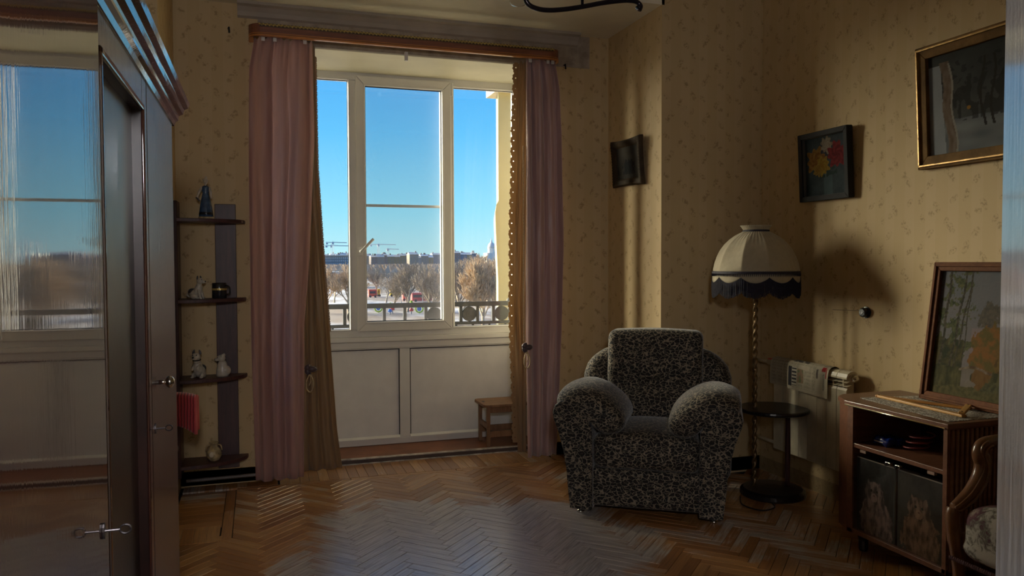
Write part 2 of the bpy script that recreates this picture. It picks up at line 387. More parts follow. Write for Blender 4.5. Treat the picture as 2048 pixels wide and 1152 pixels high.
# ------------------------------------------------------------------ floor
SUBF = mat('dark_subfloor', (.02, .014, .01), .8)
floor = struct('floor', MB().box((XLW-.2, YB-.3, -.15), (XRW+.2, 5.46, -.012)), SUBF)
ORG[floor] = Vector((0, 0, 0))
PL, PW, TH, GAP = .306, .0535, .012, .0020
def clip(poly, a, b_, c):           # keep a*x+b*y<=c
    out = []
    for i in range(len(poly)):
        p, q = poly[i], poly[(i+1) % len(poly)]; dp, dq = a*p[0]+b_*p[1]-c, a*q[0]+b_*q[1]-c
        if dp <= 0: out.append(p)
        if dp*dq < 0:
            t = dp/(dp-dq); out.append((p[0]+(q[0]-p[0])*t, p[1]+(q[1]-p[1])*t))
    return out
def plank_mb(poly, z0=-TH, z1=0.0, cham=.0013):
    cx = sum(p[0] for p in poly)/len(poly); cy = sum(p[1] for p in poly)/len(poly); n = len(poly)
    def ins(d):
        o = []
        for i in range(n):
            p, c, q = Vector(poly[i-1]), Vector(poly[i]), Vector(poly[(i+1) % n])
            a, e = (c-p), (q-c)
            if a.length < d*3 or e.length < d*3: o.append((c.x+(cx-c.x)*.05, c.y+(cy-c.y)*.05)); continue
            a.normalize(); e.normalize(); n1, n2 = Vector((-a.y, a.x)), Vector((-e.y, e.x)); k = 1+n1.dot(n2)
            m_ = (n1+n2)*(d/max(.4, k)); o.append((c.x+m_.x, c.y+m_.y))
        return o
    b = MB(); b.add([(x, y, z0) for x, y in poly]+[(x, y, z1-cham) for x, y in poly]+[(x, y, z1) for x, y in ins(cham)],
        [tuple(range(2*n, 3*n))]+[(i, (i+1) % n, n+(i+1) % n, n+i) for i in range(n)]+[(n+i, n+(i+1) % n, 2*n+(i+1) % n, 2*n+i) for i in range(n)])
    return b
def set_ang(me, vals):
    a = me.attributes.new('ang', 'FLOAT', 'POINT'); a.data.foreach_set('value', vals)
def project(p):
    v = Vector(p)-CAM0; d = v.dot(fw)
    if d <= .05: return None
    return 1024+FPX*v.dot(rt)/d, 576-FPX*v.dot(up)/d
cu, cv = Vector((1, 1, 0)).normalized(), Vector((-1, 1, 0)).normalized()
X0 = .018
planks = []
T1 = cu*PW+cv*PW; T2 = (cu-cv)*PL
for j in range(-4, 10):
    for i in range(-12, 90):
        base = Vector((X0, 1.5, 0))+T1*i+T2*j
        for typ in 'HV':
            if typ == 'H': o_, a_, b_ = base, cu*PL, cv*PW
            else: o_, a_, b_ = base+cu*PL+cv*(PW-PL), cu*PW, cv*PL
            g1, g2 = a_.normalized()*GAP, b_.normalized()*GAP
            q = [o_+g1*.5+g2*.5, o_+a_-g1*.5+g2*.5, o_+a_+b_-g1*.5-g2*.5, o_+b_+g1*.5-g2*.5]
            poly = [(p.x, p.y) for p in q]
            if max(p[1] for p in poly) < 1.6 or min(p[1] for p in poly) > 5.04: continue
            if max(p[0] for p in poly) < -.86 or min(p[0] for p in poly) > 3.19: continue
            poly2 = clip(clip(clip(poly, 0, 1, 5.036), 1, 0, 3.195), -1, 0, .865)
            if len(poly2) < 3: continue
            c_ = Vector((sum(p[0] for p in poly2)/len(poly2), sum(p[1] for p in poly2)/len(poly2), 0))
            if c_.y > 4.13: poly2 = clip(poly2, -1, 0, .142)
            elif c_.x < -.142: poly2 = clip(poly2, 0, 1, 4.128)
            if c_.y > YN-.01 and c_.x > XR: continue
            if len(poly2) < 3: continue
            full = len(poly2) == 4 and poly2 == poly
            pj = project(c_); vis = pj is not None and 340 < pj[0] < 1780 and 900 < pj[1] < 1165
            if vis and 1150 < pj[0] < 1445 and pj[1] < 1040: vis = False
            planks.append((not vis, c_.length, typ, poly2, full, c_))
planks.sort(key=lambda p: (p[0], p[1]))
shared = {}
rest = MB(); rang = []
for k, (nv, d_, typ, poly, full, c_) in enumerate(planks):
    ang = R(45) if typ == 'H' else R(135)
    dz = random.uniform(-.0009, .0006)
    if k < 300 and not nv:
        if full:
            if typ not in shared:
                me = plank_mb([(x-c_.x, y-c_.y) for x, y in poly]).mesh('plank', PARQ); set_ang(me, [ang]*len(me.vertices)); shared[typ] = me
            me = shared[typ]
        else:
            me = plank_mb([(x-c_.x, y-c_.y) for x, y in poly]).mesh('plank', PARQ); set_ang(me, [ang]*len(me.vertices))
        o = bpy.data.objects.new('plank', me); COL.objects.link(o); o.parent = floor
        o.location = (c_.x, c_.y, dz); o.rotation_euler = (random.uniform(-.004, .004), random.uniform(-.004, .004), 0)
    else:
        n0 = len(rest.v); q = plank_mb(poly); rest.add([(x, y, z+dz) for x, y, z in q.v], q.f); rang += [ang]*(len(rest.v)-n0)
ro_ = rest.build('remaining_planks', PARQ, floor, local=True); ro_['kind'] = 'stuff'
set_ang(ro_.data, rang)
# border boards: a row across in front of the window step, one along the bay's left side
def board(poly, ang):
    cx = sum(p[0] for p in poly)/len(poly); cy = sum(p[1] for p in poly)/len(poly)
    me = plank_mb([(x-cx, y-cy) for x, y in poly]).mesh('border_board', PARQ); set_ang(me, [ang]*len(me.vertices))
    o = bpy.data.objects.new('border_board', me); COL.objects.link(o); o.parent = floor; o.location = (cx, cy, random.uniform(-.0008, .0004))
x = NX0+.014
while x < NX1-.03:
    x1 = min(x+random.uniform(.058, .066), NX1-.014)
    board([(x+.0007, 5.078), (x1-.0007, 5.078), (x1-.0007, 5.405), (x+.0007, 5.405)], R(90)); x = x1
x = XL+.02
while x < NX0:
    board([(x+.0007, 5.078), (min(x+.062, NX0+.012)-.0007, 5.078), (min(x+.062, NX0+.012)-.0007, 5.198), (x+.0007, 5.198)], R(90)); x += .062
x = NX1-.012
while x < XR-.04:
    board([(x+.0007, 5.078), (x+.0613, 5.078), (x+.0613, 5.198), (x+.0007, 5.198)], R(90)); x += .062
for a_, b_ in ((-.14, .55), (.555, 1.25), (1.255, 1.9), (1.905, 2.43)):
    board([(a_, 5.040), (b_, 5.040), (b_, 5.074), (a_, 5.074)], 0)
for a_, b_ in ((4.135, 4.62), (4.624, 5.036)):
    board([(-.198, a_), (-.146, a_), (-.146, b_), (-.198, b_)], R(90))
y = 4.38
while y < 5.0:
    y1 = min(y+.075, 5.036)
    board([(XL+.021, y+.0007), (-.202, y+.0007), (-.202, y1-.0007), (XL+.021, y1-.0007)], 0); y = y1
x = XL+.021
while x < -.21:
    x1 = min(x+.062, -.202); board([(x+.0007, 4.135), (x1-.0007, 4.135), (x1-.0007, 4.378), (x+.0007, 4.378)], R(90)); x = x1
# the step of the niche
struct('trim_4', MB().box((NX0+.012, 5.432, -.1), (NX1-.012, YF+.3, .034)), STEP)
struct('trim_5', MB().box((NX0+.012, 5.412, -.012), (NX1-.012, 5.432, .030)), mat('dark_riser', (.09, .06, .05), .5, kind='World'))
struct('trim_6', MB().box((NX0+.012, 5.406, .030), (NX1-.012, 5.440, .0385)), GREYP, bevel=.003)
struct('trim_7', MB().box((NX0+.012, 5.403, -.012), (NX1-.012, 5.412, .006)), GREYP, bevel=.002)
# ------------------------------------------------------------------ window
def rframe(x0, x1, z0, z1, wd, y0, y1):
    b = MB(); o = [(x0, z0), (x1, z0), (x1, z1), (x0, z1)]; i = [(x0+wd, z0+wd), (x1-wd, z0+wd), (x1-wd, z1-wd), (x0+wd, z1-wd)]
    for k in range(4):
        k2 = (k+1) % 4; b.prism([o[k], o[k2], i[k2], i[k]], y1-y0, 'y', y0)
    return b
win = thing('window_1', None, None, (1.05, YF, .035), kind='structure')
b = MB().box((.113, YF, 2.722), (1.987, YF+.07, 2.80)).box((.113, YF, .845), (1.987, YF+.07, .905)).box((.113, YF, .905), (.20, YF+.07, 2.722)).box((1.905, YF, .905), (1.987, YF+.07, 2.722))
b.build('frame', PVC, win, bevel=.004)
MB().box((.638, YF, .905), (.745, YF+.07, 2.722)).build('mullion', PVC, win, bevel=.004)
MB().box((1.33, YF, .905), (1.428, YF+.07, 2.722)).build('mullion', PVC, win, bevel=.004)
def pane(x0, x1, z0, z1, par, y=YF+.035):
    p = MB().box((x0-.005, y, z0-.005), (x1+.005, y+.004, z1+.005)).build('pane', GLASS, par)
    MB().box((x0-.005, y+.022, z0-.005), (x1+.005, y+.026, z1+.005)).build('outer_pane', GLASS, p)
    rframe(x0-.004, x1+.004, z0-.004, z1+.004, .008, y-.008, y-.002).build('gasket', GASKET, p)
    rframe(x0-.012, x1+.012, z0-.012, z1+.012, .010, YF-.004 if par is win else YF-.03, y-.004).build('glazing_bead', PVC, p, bevel=.003)
pane(.20, .638, .905, 2.722, win); pane(1.428, 1.905, .905, 2.722, win)
sash = rframe(.690, 1.402, .888, 2.754, .066, YF-.024, YF+.03).build('sash', PVC, win, bevel=.005)
pane(.760, 1.330, .960, 2.684, sash, YF+.012)
b = MB().tube(bez([(.716, YF-.024, 1.478), (.716, YF-.055, 1.478), (.722, YF-.062, 1.482), (.760, YF-.062, 1.522), (.806, YF-.058, 1.568)], 5), [.012]*6+[.0115]*6+[.0105]*4+[.010]*5, 8)
h_ = b.build('handle', PVC, sash, smooth=True)
MB().box((.701, YF-.036, 1.445), (.731, YF-.024, 1.512)).build('handle_plate', PVC, h_, bevel=.004)
for z0, z1 in ((.90, 1.01), (2.65, 2.745)):
    MB().tube([(1.409, YF-.016, z0), (1.409, YF-.016, z1)], .0085, 8).build('hinge', PVC, sash, smooth=False)
# insect screen outside the opening sash
sc = rframe(.715, 1.372, .91, 2.735, .025, YF+.085, YF+.10).build('screen_frame', PVC, win)
MB().box((.74, YF+.085, 1.812), (1.347, YF+.10, 1.832)).build('screen_crossbar', PVC, sc)
MB().add([(.74, YF+.092, .935), (1.347, YF+.092, .935), (1.347, YF+.092, 2.71), (.74, YF+.092, 2.71)], [(0, 1, 2, 3)]).build('screen_mesh', SCREEN, sc)
# stepped sill and the panelled part below
MB().prism([(YF+.07, .845), (YF-.022, .845), (YF-.022, .812), (YF-.006, .806), (YF-.006, .762), (YF+.07, .762)], 1.874, 'x', .113).build('sill', PVC, win, bevel=.003)
b = MB().box((.113, YF, .085), (.20, YF+.07, .752)).box((1.905, YF, .085), (1.987, YF+.07, .752)).box((1.0, YF, .085), (1.078, YF+.07, .752)).box((.113, YF, .036), (1.987, YF+.07, .085)).box((.113, YF, .752), (1.987, YF+.07, .762))
b.build('lower_frame', PVC, win, bevel=.004)
PANEL = mat('matt_white_panel', (.78, .76, .74), .55, var=.03, bmp=.15, bs=220)
for x0, x1 in ((.20, 1.0), (1.078, 1.905)):
    p = MB().box((x0-.005, YF+.012, .08), (x1+.005, YF+.03, .757)).build('lower_panel', PANEL, win)
    rframe(x0, x1, .085, .752, .006, YF+.004, YF+.0125).build('gasket', GASKET, p)
    MB().prism([(YF-.012, .087), (YF+.004, .103), (YF+.004, .085), (YF-.012, .078)], x1-x0, 'x', x0).build('bottom_bead', PVC, p)
# ------------------------------------------------------------------ pelmet
PELM = wood('pelmet_brown', (.17, .062, .035), (.26, .10, .055), .45, (.4, 4, 4))
AMBER = mat('amber_varnish', (.55, .22, .06), .3, var=.1)
GOLD = mat('tarnished_gold', (.62, .47, .16), .38, metal=.6, var=.2, vs=60)
pel = thing('curtain_pelmet', 'long brown curtain pelmet with rounded ends and a gold scrolled strip above the window', 'pelmet', (1.0, 5.20, 2.79))
def plan(n=8, y0=5.04, r=.085):
    pts = [(-.035, 5.217)]
    for k in range(n+1):
        a = math.pi+math.pi/2*k/n; pts.append((-.035+r+r*math.cos(a), y0+r+r*math.sin(a)))
    for k in range(n+1):
        a = 1.5*math.pi+math.pi/2*k/n; pts.append((2.015-r+r*math.cos(a), y0+r+r*math.sin(a)))
    return pts+[(2.015, 5.217)]
def sweep_plan(z0, z1, t, out):
    pl = plan(y0=5.04-out); b = MB(); m = len(pl)
    for (x, y) in pl:
        dx, dy = x-.99, y-5.217
        nx_, ny_ = (0, 1)
        b.v += [(x, y, z0), (x, y, z1)]
    inn = plan(y0=5.04-out+t, r=max(.02, .085-t))
    for (x, y) in inn:
        x = min(max(x, -.035+t), 2.015-t); b.v += [(x, y, z0), (x, y, z1)]
    for i in range(m-1):
        a, c = 2*i, 2*i+2; p, q = 2*m+2*i, 2*m+2*i+2
        b.f += [(a, c, c+1, a+1), (p, p+1, q+1, q), (a+1, c+1, q+1, p+1), (a, p, q, c)]
    return b
bd = sweep_plan(2.795, 2.862, .02, 0).build('board', PELM, pel)
sweep_plan(2.786, 2.796, .028, .006).build('lower_moulding', AMBER, pel)
sweep_plan(2.802, 2.807, .024, .004).build('thin_moulding', AMBER, bd)
b = MB()
x = .03
while x < 1.955:
    for k, (ox, oz, rx, rz, tl) in enumerate(((0, .004, .0085, .0055, .5), (.012, -.001, .006, .0075, -.6))):
        b.ell((x+ox, 5.036, 2.856+oz-.003), (rx, .004, rz), 7, 5, Matrix.Rotation(tl, 3, 'Y'))
    x += .0225
o = b.build('gold_scroll_strip', GOLD, pel, smooth=True); o['kind'] = 'stuff'
MB().box((.03, 5.037, 2.842), (1.95, 5.042, 2.862)).build('strip_backing', mat('dark_strip', (.10, .06, .03), .5), pel)
MB().box((.95, 5.19, 2.742), (.972, 5.215, 2.80)).build('bracket', PVC, pel, bevel=.003)
# ------------------------------------------------------------------ curtains
def cloth(name, col, trans, rough=.45, sheen=.3, k=.35, weave=700):
    m, n, b, o = nodes(name); v = coords(n, 'Object')
    f = tex(n, coords(n, 'Object', (1, 1, .12)), 40, 3)
    c = ramp(n, f, [(.3, tuple(x*.8 for x in col)), (.7, col)])
    L(n, c, b.inputs['Base Color']); b.inputs['Roughness'].default_value = rough; b.inputs['Sheen Weight'].default_value = sheen
    bump(n, b, tex(n, v, weave, 2), .12, .001)
    t = N(n, 'ShaderNodeBsdfTranslucent'); t.inputs[0].default_value = (*trans, 1)
    mx = N(n, 'ShaderNodeMixShader'); mx.inputs[0].default_value = k
    L(n, b.outputs[0], mx.inputs[1]); L(n, t.outputs[0], mx.inputs[2]); L(n, mx.outputs[0], o.inputs[0]); return m
MAUVE = cloth('mauve_satin', (.52, .335, .32), (.50, .33, .32), .40, .5, .14)
MAUVEL = cloth('thin_mauve_satin', (.52, .335, .32), (.92, .72, .70), .40, .5, .52)
GOLDC = cloth('gold_voile', (.43, .30, .175), (.52, .36, .19), .4, .3, .42)
def lerp_tab(tab, z):
    for (z0, a), (z1, b_) in zip(tab, tab[1:]):
        if z <= z1 or (z1, b_) == tab[-1]:
            t = max(0, min(1, (z-z0)/(z1-z0))); return a+(b_-a)*t
def curtain(name, label, left, right, y0, nf, amp, z0, z1, m, ph, seed, nu=150, nv=56, pinch=None):
    """left/right: tables (z, x) from the hem up"""
    t = thing(name, label, 'curtain', (lerp_tab(left, 0)*.5+lerp_tab(right, 0)*.5, y0, z0))
    b = MB()
    def fn(u, v):
        z = z0(u)+(z1-z0(u))*v if callable(z0) else z0+(z1-z0)*v
        xl, xr = lerp_tab(left, z), lerp_tab(right, z)
        dr = noise.noise((u*3.1+seed, z*.45, seed))*.15+noise.noise((u*9+seed, z*.35, 4))*.02
        uu = u+dr*.6
        a = amp*(.75+.5*noise.noise((u*4, z*.5, seed+3)))
        q = math.sin(2*math.pi*(nf*uu+ph)); q = math.copysign(abs(q)**.75, q)
        top = max(0, (z-(z1-.25))/.25)
        q2 = math.sin(2*math.pi*(nf*2.7*uu+ph*2+.3))*top*.4
        y = y0+a*(q*(1-.35*top)+q2)+.012*noise.noise((u*14, z*2.2, seed+8))*(1+.6*top)
        x = xl+(xr-xl)*u+.35*a*math.cos(2*math.pi*(nf*uu+ph))*math.sin(math.pi*u)
        sag = .012*math.sin(2*math.pi*nf*2*u)*max(0, (z-(z1-.06))/.06)
        return (x, y, z-sag)
    b.grid(fn, nu, nv)
    c = b.build('drape', m, t, smooth=True, solid=.0022)
    return t, fn
LM, fLM = curtain('curtain', 'mauve satin curtain hanging beside the shelf unit', [(0, -.030), (.9, -.045), (2.0, -.045), (2.6, -.035), (2.8, .0)], [(0, .262), (1.0, .275), (1.4, .31), (2.2, .352), (2.8, .345)], 5.118, 3.3, .032, .02, 2.80, MAUVEL, .12, 1.3)
LG, fLG = curtain('curtain', 'gold inner curtain with a plain slanting edge beside the mauve one at the window', [(0, .235), (1, .25), (2.8, .30)], [(0, .515), (.3, .478), (.9, .442), (1.3, .412), (2.0, .372), (2.8, .365)], 5.178, 3.2, .022, .045, 2.79, GOLDC, .4, 5.1, 90)
RM, fRM = curtain('curtain', 'mauve satin curtain hanging behind the leopard armchair', [(0, 1.775), (.8, 1.765), (1.6, 1.775), (2.5, 1.775), (2.8, 1.775)], [(0, 1.990), (.9, 2.035), (1.5, 2.045), (2.3, 2.035), (2.6, 2.02), (2.8, 1.985)], 5.110, 3.1, .030, .03, 2.80, MAUVE, .55, 9.7)
RG, fRG = curtain('curtain', 'gold inner curtain with a scalloped punched edge at the window beside the stool', [(0, 1.735), (.5, 1.722), (1.1, 1.705), (1.7, 1.712), (2.8, 1.745)], [(0, 1.80), (1.2, 1.80), (2.8, 1.86)], 5.183, 2.2, .011, .05, 2.79, GOLDC, .1, 15.2, 60)
# scalloped, punched border of the right gold curtain and the lacy edge of the left one
def lace(t, tab, y, z0, z1, wd, side, step=.072):
    b = MB(); z = z0
    while z < z1:
        x = lerp_tab(tab, z)
        K = 10
        rim = []
        for k in range(K+1):
            zz = z+step*k/K; sc_ = wd*(.72+.28*abs(math.sin(math.pi*k/K))) + .003*math.sin(math.pi*6*k/K)
            rim.append((lerp_tab(tab, zz)-side*sc_, zz))
        # strip with a hole in the middle of every scallop
        zc, xc, hr = z+step/2, lerp_tab(tab, z+step/2)-side*wd*.42, .0045*min(1, wd/.03)
        outer = [(lerp_tab(tab, z+step*k/K), z+step*k/K) for k in range(K, -1, -1)]
        ring = rim+outer; m_ = len(ring)
        hole = []
        for (px_, pz_) in ring:
            a = math.atan2(pz_-zc, px_-xc); hole.append((xc+hr*math.cos(a), zc+hr*math.sin(a)))
        yy = y+.004*math.sin(z*9)
        n0 = len(b.v)
        b.v += [(p[0], yy, p[1]) for p in ring]+[(p[0], yy, p[1]) for p in hole]
        for k in range(m_): b.f.append((n0+k, n0+(k+1) % m_, n0+m_+(k+1) % m_, n0+m_+k))
        z += step
    return b.build('punched_border', GOLDC, t, solid=.0016)
lace(RG, [(0, 1.735), (.5, 1.722), (1.1, 1.705), (1.7, 1.712), (2.8, 1.745)], 5.183, .12, 2.72, .042, 1)
lace(LG, [(0, .515), (.3, .478), (.9, .442), (1.3, .412), (2.0, .372), (2.8, .365)], 5.165, .95, 2.7, .010, -1, .036)
# hooks and tie-backs
for t, xs, y in ((LM, (.05, .12, .30), 5.098), (RM, (1.80, 1.93, 1.965), 5.098)):
    for x in xs:
        b = MB().box((x-.011, y-.012, 2.768), (x+.011, y-.006, 2.797)); b.build('clip', PVC, t, bevel=.003)
BOW = cloth('dark_bow_satin', (.085, .05, .06), (.1, .05, .05), .4, .3, .1)
CORD = mat('straw_cord', (.55, .43, .26), .7, var=.2, vs=90)
def tieback(t, x, y, z, s):
    b = MB()
    for a_, rx, rz in ((0, .030, .020), (2.3, .024, .017), (4.1, .026, .018)):
        b.ell((x+.018*math.cos(a_), y-.012, z+.018*math.sin(a_)), (rx, .016, rz), 10, 7, Matrix.Rotation(a_, 3, 'Y'))
    bw = b.build('bow', BOW, t, smooth=True)
    p = bez([(x+s*.005, y-.02, z-.03), (x+s*.022, y-.028, z-.075), (x+s*.016, y-.03, z-.125), (x-s*.002, y-.03, z-.14), (x-s*.020, y-.03, z-.115), (x-s*.018, y-.028, z-.07), (x-s*.002, y-.02, z-.03)], 8)
    MB().tube(p, .0035, 6).build('cord_loop', CORD, bw, smooth=True)
    p = bez([(x, y-.02, z-.03), (x+s*.006, y-.03, z-.07), (x-s*.004, y-.03, z-.10)], 6)
    MB().tube(p, .003, 6).build('cord_end', CORD, bw, smooth=True)
tieback(RG, 1.745, 5.045, .81, 1)
tieback(LG, .300, 5.045, .725, 1)
MB().tube([(1.757, 5.118, .84), (1.757, 5.118, 2.2)], .0035, 6).build('pull_cord', CORD, RG)
# ------------------------------------------------------------------ outdoors
GZ = -12.0
YEL = mat('yellow_render', (.62, .54, .27), .8, var=.06, vs=.8, kind='World', bmp=.1, bs=20)
fac = thing('house_wing', 'yellow rendered wing of the house with a ledge beyond the balcony', 'building', (3.4, 8.0, GZ))
pf = [(2.335, GZ), (2.335, 1.2), (2.31, 1.75), (2.306, 1.90), (2.318, 1.98), (2.342, 2.02), (2.34, 7)]
b = MB(); b.v = [(x, 7.6, z) for x, z in pf]+[(4.6, 7.6, GZ), (4.6, 7.6, 7)]+[(x+.405, 9.0, z) for x, z in pf]+[(4.9, 9.0, GZ), (4.9, 9.0, 7)]
b.f = [(0, 7, 8, 6, 5, 4, 3, 2, 1), (9, 10, 11, 12, 13, 14, 15, 17, 16), (7, 16, 17, 8), (6, 8, 17, 15), (0, 9, 16, 7)]+[(i, i+1, i+10, i+9) for i in range(6)]
b.build('wall', YEL, fac)
MB().box((2.315, 7.52, 3.125), (4.6, 7.95, 3.25)).build('eaves_board', mat('grey_eaves', (.45, .40, .38), .8), fac)
IRON = mat('grey_iron_paint', (.020, .024, .030), .6, var=.25, vs=30, bmp=.25, bs=90)
ral = thing('balcony_railing', 'grey iron balcony railing with round discs outside the window', 'railing', (1.5, 7.0, -.05))
MB().box((-.6, 6.98, .985), (2.95, 7.02, 1.028)).build('top_rail', IRON, ral, bevel=.004)
MB().box((-.6, 6.985, .815), (2.95, 7.015, .845)).build('middle_rail', IRON, ral, bevel=.003)
MB().box((-.6, 6.985, .05), (2.95, 7.015, .08)).build('bottom_rail', IRON, ral, bevel=.003)
ups = [.28, .46, .725, .905, 1.075, 1.262, 1.455, 1.615, 1.785, 1.945, 2.10, 2.262, 2.42]
for x in ups: MB().box((x-.014, 6.988, .845), (x+.014, 7.012, .985)).build('upright', IRON, ral)
for k in range(22): MB().box((-.5+k*.16-.009, 6.991, .08), (-.5+k*.16+.009, 7.009, .815)).build('baluster', IRON, ral)
for x in (.37, .815, 1.535, 1.865, 2.181):
    b = MB(); b.prism([(x+.068*math.cos(a/24*2*math.pi), .915+.069*math.sin(a/24*2*math.pi)) for a in range(24)], .03, 'y', 6.985); d = b.build('disc', IRON, ral, bevel=.004)
    MB().prism([(x+.035*math.cos(a/16*2*math.pi), .915+.035*math.sin(a/16*2*math.pi)) for a in range(16)], .006, 'y', 6.980).build('rosette', IRON, d)
for x in (-.58, 2.93): MB().box((x-.02, 6.98, -.05), (x+.02, 7.02, 1.0)).build('post', IRON, ral)
MB().ell((2.28, 7.0, 1.03), (.05, .03, .035), 12, 8).build('finial', IRON, ral, smooth=True)
struct('balcony_slab', MB().box((-.7, 6.02, -.25), (3.0, 7.08, -.05)), mat('pale_bounce_slab', (.72, .71, .70), .9, kind='World'))  # slab colour made pale to bounce light up into the room
# snowy ground with bare and bluish patches
m, n, b_, o_ = nodes('trodden_snow'); v = coords(n, 'World', (.02, .006, 1)); f = tex(n, v, 1, 5, .6)
v2 = coords(n, 'World', (.1, .03, 1)); f2 = tex(n, v2, 1, 4, .65)
c = ramp(n, f, [(.34, (.30, .40, .56)), (.40, (.66, .67, .70)), (.50, (.60, .57, .55)), (.56, (.33, .25, .18))])
L(n, mixc(n, ramp(n, f2, [(.44, (0, 0, 0)), (.56, (.9, .9, .9))]), c, (.34, .27, .21)), b_.inputs['Base Color']); b_.inputs['Roughness'].default_value = .8
SNOW = m
gnd = struct('snowy_ground', MB().box((-900, 20, GZ-1), (1500, 4000, GZ)), SNOW)
def dirx(px): return at(px, 523, y=1000.0).x/1000
def gpt(px, dist): return Vector((dirx(px)*dist, dist, GZ))
ZP = lambda py, dist: at(860, py, y=dist).z
BARK = mat('haze_paled_bark', (.60, .45, .30), .9, var=.2, vs=2)  # tan bark lightened to stand in for haze over the park
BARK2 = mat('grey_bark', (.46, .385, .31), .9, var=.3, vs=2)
def bare_tree(name, label, loc, h, seed, m, dens=3, spread=.5):
    rnd = random.Random(seed); tr = MB(); tw = MB()
    def grow(p, d, l, r, lev):
        k = 3 if lev < 2 else 2; pts = [p]; q = p; r = max(r, .045)
        for i in range(k):
            d = (d+Vector((rnd.uniform(-.16, .16), rnd.uniform(-.16, .16), rnd.uniform(-.02, .14)))).normalized(); q = q+d*(l/k); pts.append(q)
        (tr if lev < 2 else tw).tube(pts, [r*(1-.45*i/k) for i in range(k+1)], 5 if lev < 2 else 3, cap=False)
        if lev >= 5 or l < .5: return
        nb = (5 if lev == 0 else dens)+rnd.randint(0, 1)
        for i in range(nb):
            a = rnd.uniform(0, 6.28); t = rnd.uniform(.35, 1) if lev else rnd.uniform(.30, 1)
            s_ = pts[min(k-1, int(t*k))].lerp(pts[min(k, int(t*k)+1)], t*k-int(t*k)) if t < 1 else q
            sp_ = rnd.uniform(.6, 1.2)*spread*1.4
            nd = (d+Vector((math.cos(a), math.sin(a), rnd.uniform(-.1, .35)))*sp_).normalized()
            grow(s_, nd, l*rnd.uniform(.58, .78), r*rnd.uniform(.4, .6), lev+1)
        grow(q, (d+Vector((rnd.uniform(-.2, .2), rnd.uniform(-.2, .2), .2))).normalized(), l*.7, r*.6, lev+1)
    grow(Vector((0, 0, 0)), Vector((0, 0, 1)), h*.34, h*.027, 0)
    top = max(p[2] for p in tr.v+tw.v); s_ = h/top
    tr.v = [(x*s_, y*s_, z*s_) for x, y, z in tr.v]; tw.v = [(x*s_, y*s_, z*s_) for x, y, z in tw.v]
    t = thing(name, label, 'tree', loc, 0, 'bare trees in the snowy park')
    tr.build('trunk', m, t, local=True, smooth=True); tw.build('twigs', m, t, local=True)['kind'] = 'stuff'
    return t
# (pixel column, distance, height, density, bark)
TREES = [(697, 205, 13.6, 3, 0), (668, 262, 11.0, 2, 0), (754, 300, 11.5, 3, 1), (786, 215, 12.2, 3, 1), (815, 205, 14.2, 3, 1), (772, 255, 11, 2, 1), (838, 300, 11.6, 3, 1), (862, 180, 13.6, 3, 1), (876, 240, 13.0, 3, 0),
         (922, 165, 15.0, 3, 1), (938, 230, 15.6, 3, 0), (952, 190, 15.2, 4, 0), (966, 150, 14.6, 4, 0), (978, 215, 16.0, 4, 0), (988, 175, 14.5, 4, 0), (930, 290, 14.8, 3, 0), (958, 270, 16.2, 4, 0), (1004, 240, 16, 3, 0), (650, 230, 12.5, 3, 0), (622, 210, 13, 3, 0)]
TLAB = {0: 'forked bare tan tree rising in front of the pink hall', 1: 'low bare tan tree beside the pink hall', 2: 'bare grey tree behind the red bus', 3: 'slim bare grey tree between the two yellow buses',
        4: 'tall slim bare grey tree beside the following yellow bus', 5: 'small bare grey tree behind the first yellow bus', 6: 'far bare grey tree behind the long red tram', 7: 'bare grey tree with a leaning trunk by the end of the tram', 8: 'bushy bare tan tree just past the end of the tram',
        9: 'bare grey tree at the edge of the thick tan clump', 18: 'bare tan tree at the near end of the pink hall', 19: 'bare tan tree half hidden by the gold curtain'}
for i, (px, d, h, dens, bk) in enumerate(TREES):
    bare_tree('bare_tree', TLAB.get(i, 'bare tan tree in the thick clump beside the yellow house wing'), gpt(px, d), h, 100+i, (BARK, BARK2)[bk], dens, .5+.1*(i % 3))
rs_ = random.Random(31)
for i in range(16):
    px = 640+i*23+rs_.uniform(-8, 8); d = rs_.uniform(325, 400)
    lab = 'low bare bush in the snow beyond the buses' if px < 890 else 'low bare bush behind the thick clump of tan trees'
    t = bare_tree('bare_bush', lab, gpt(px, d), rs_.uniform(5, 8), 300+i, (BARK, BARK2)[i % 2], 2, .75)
    t['category'] = 'bush'; t['group'] = 'low bushes beyond the buses' if px < 890 else 'low bushes behind the clump'
# far wooded bank: a mass of low bare scrub nobody could count
b = MB(); rnd = random.Random(4)
for i in range(3600):
    px = rnd.uniform(400, 1060); d = rnd.uniform(620, 980); p = gpt(px, d); h = rnd.uniform(6.5, 12)*(1.05 if px > 890 else 1)
    x, y, z = p; w_ = rnd.uniform(2, 5)
    b.add([(x-w_, y, z), (x+w_, y, z), (x, y+w_, z), (x+rnd.uniform(-2, 2), y, z+h), (x-w_*.8, y+.5, z+h*.6), (x+w_*.8, y+.5, z+h*.65)], [(0, 1, 5, 3, 4), (1, 2, 3, 5), (2, 0, 4, 3)])
o = b.build('wooded_bank', mat('bare_scrub', (.56, .47, .39), .95, var=.2, vs=.05, kind='World'), None)
tag(o, 'brown mass of bare scrub along the far bank below the skyline', 'scrub', kind='stuff')
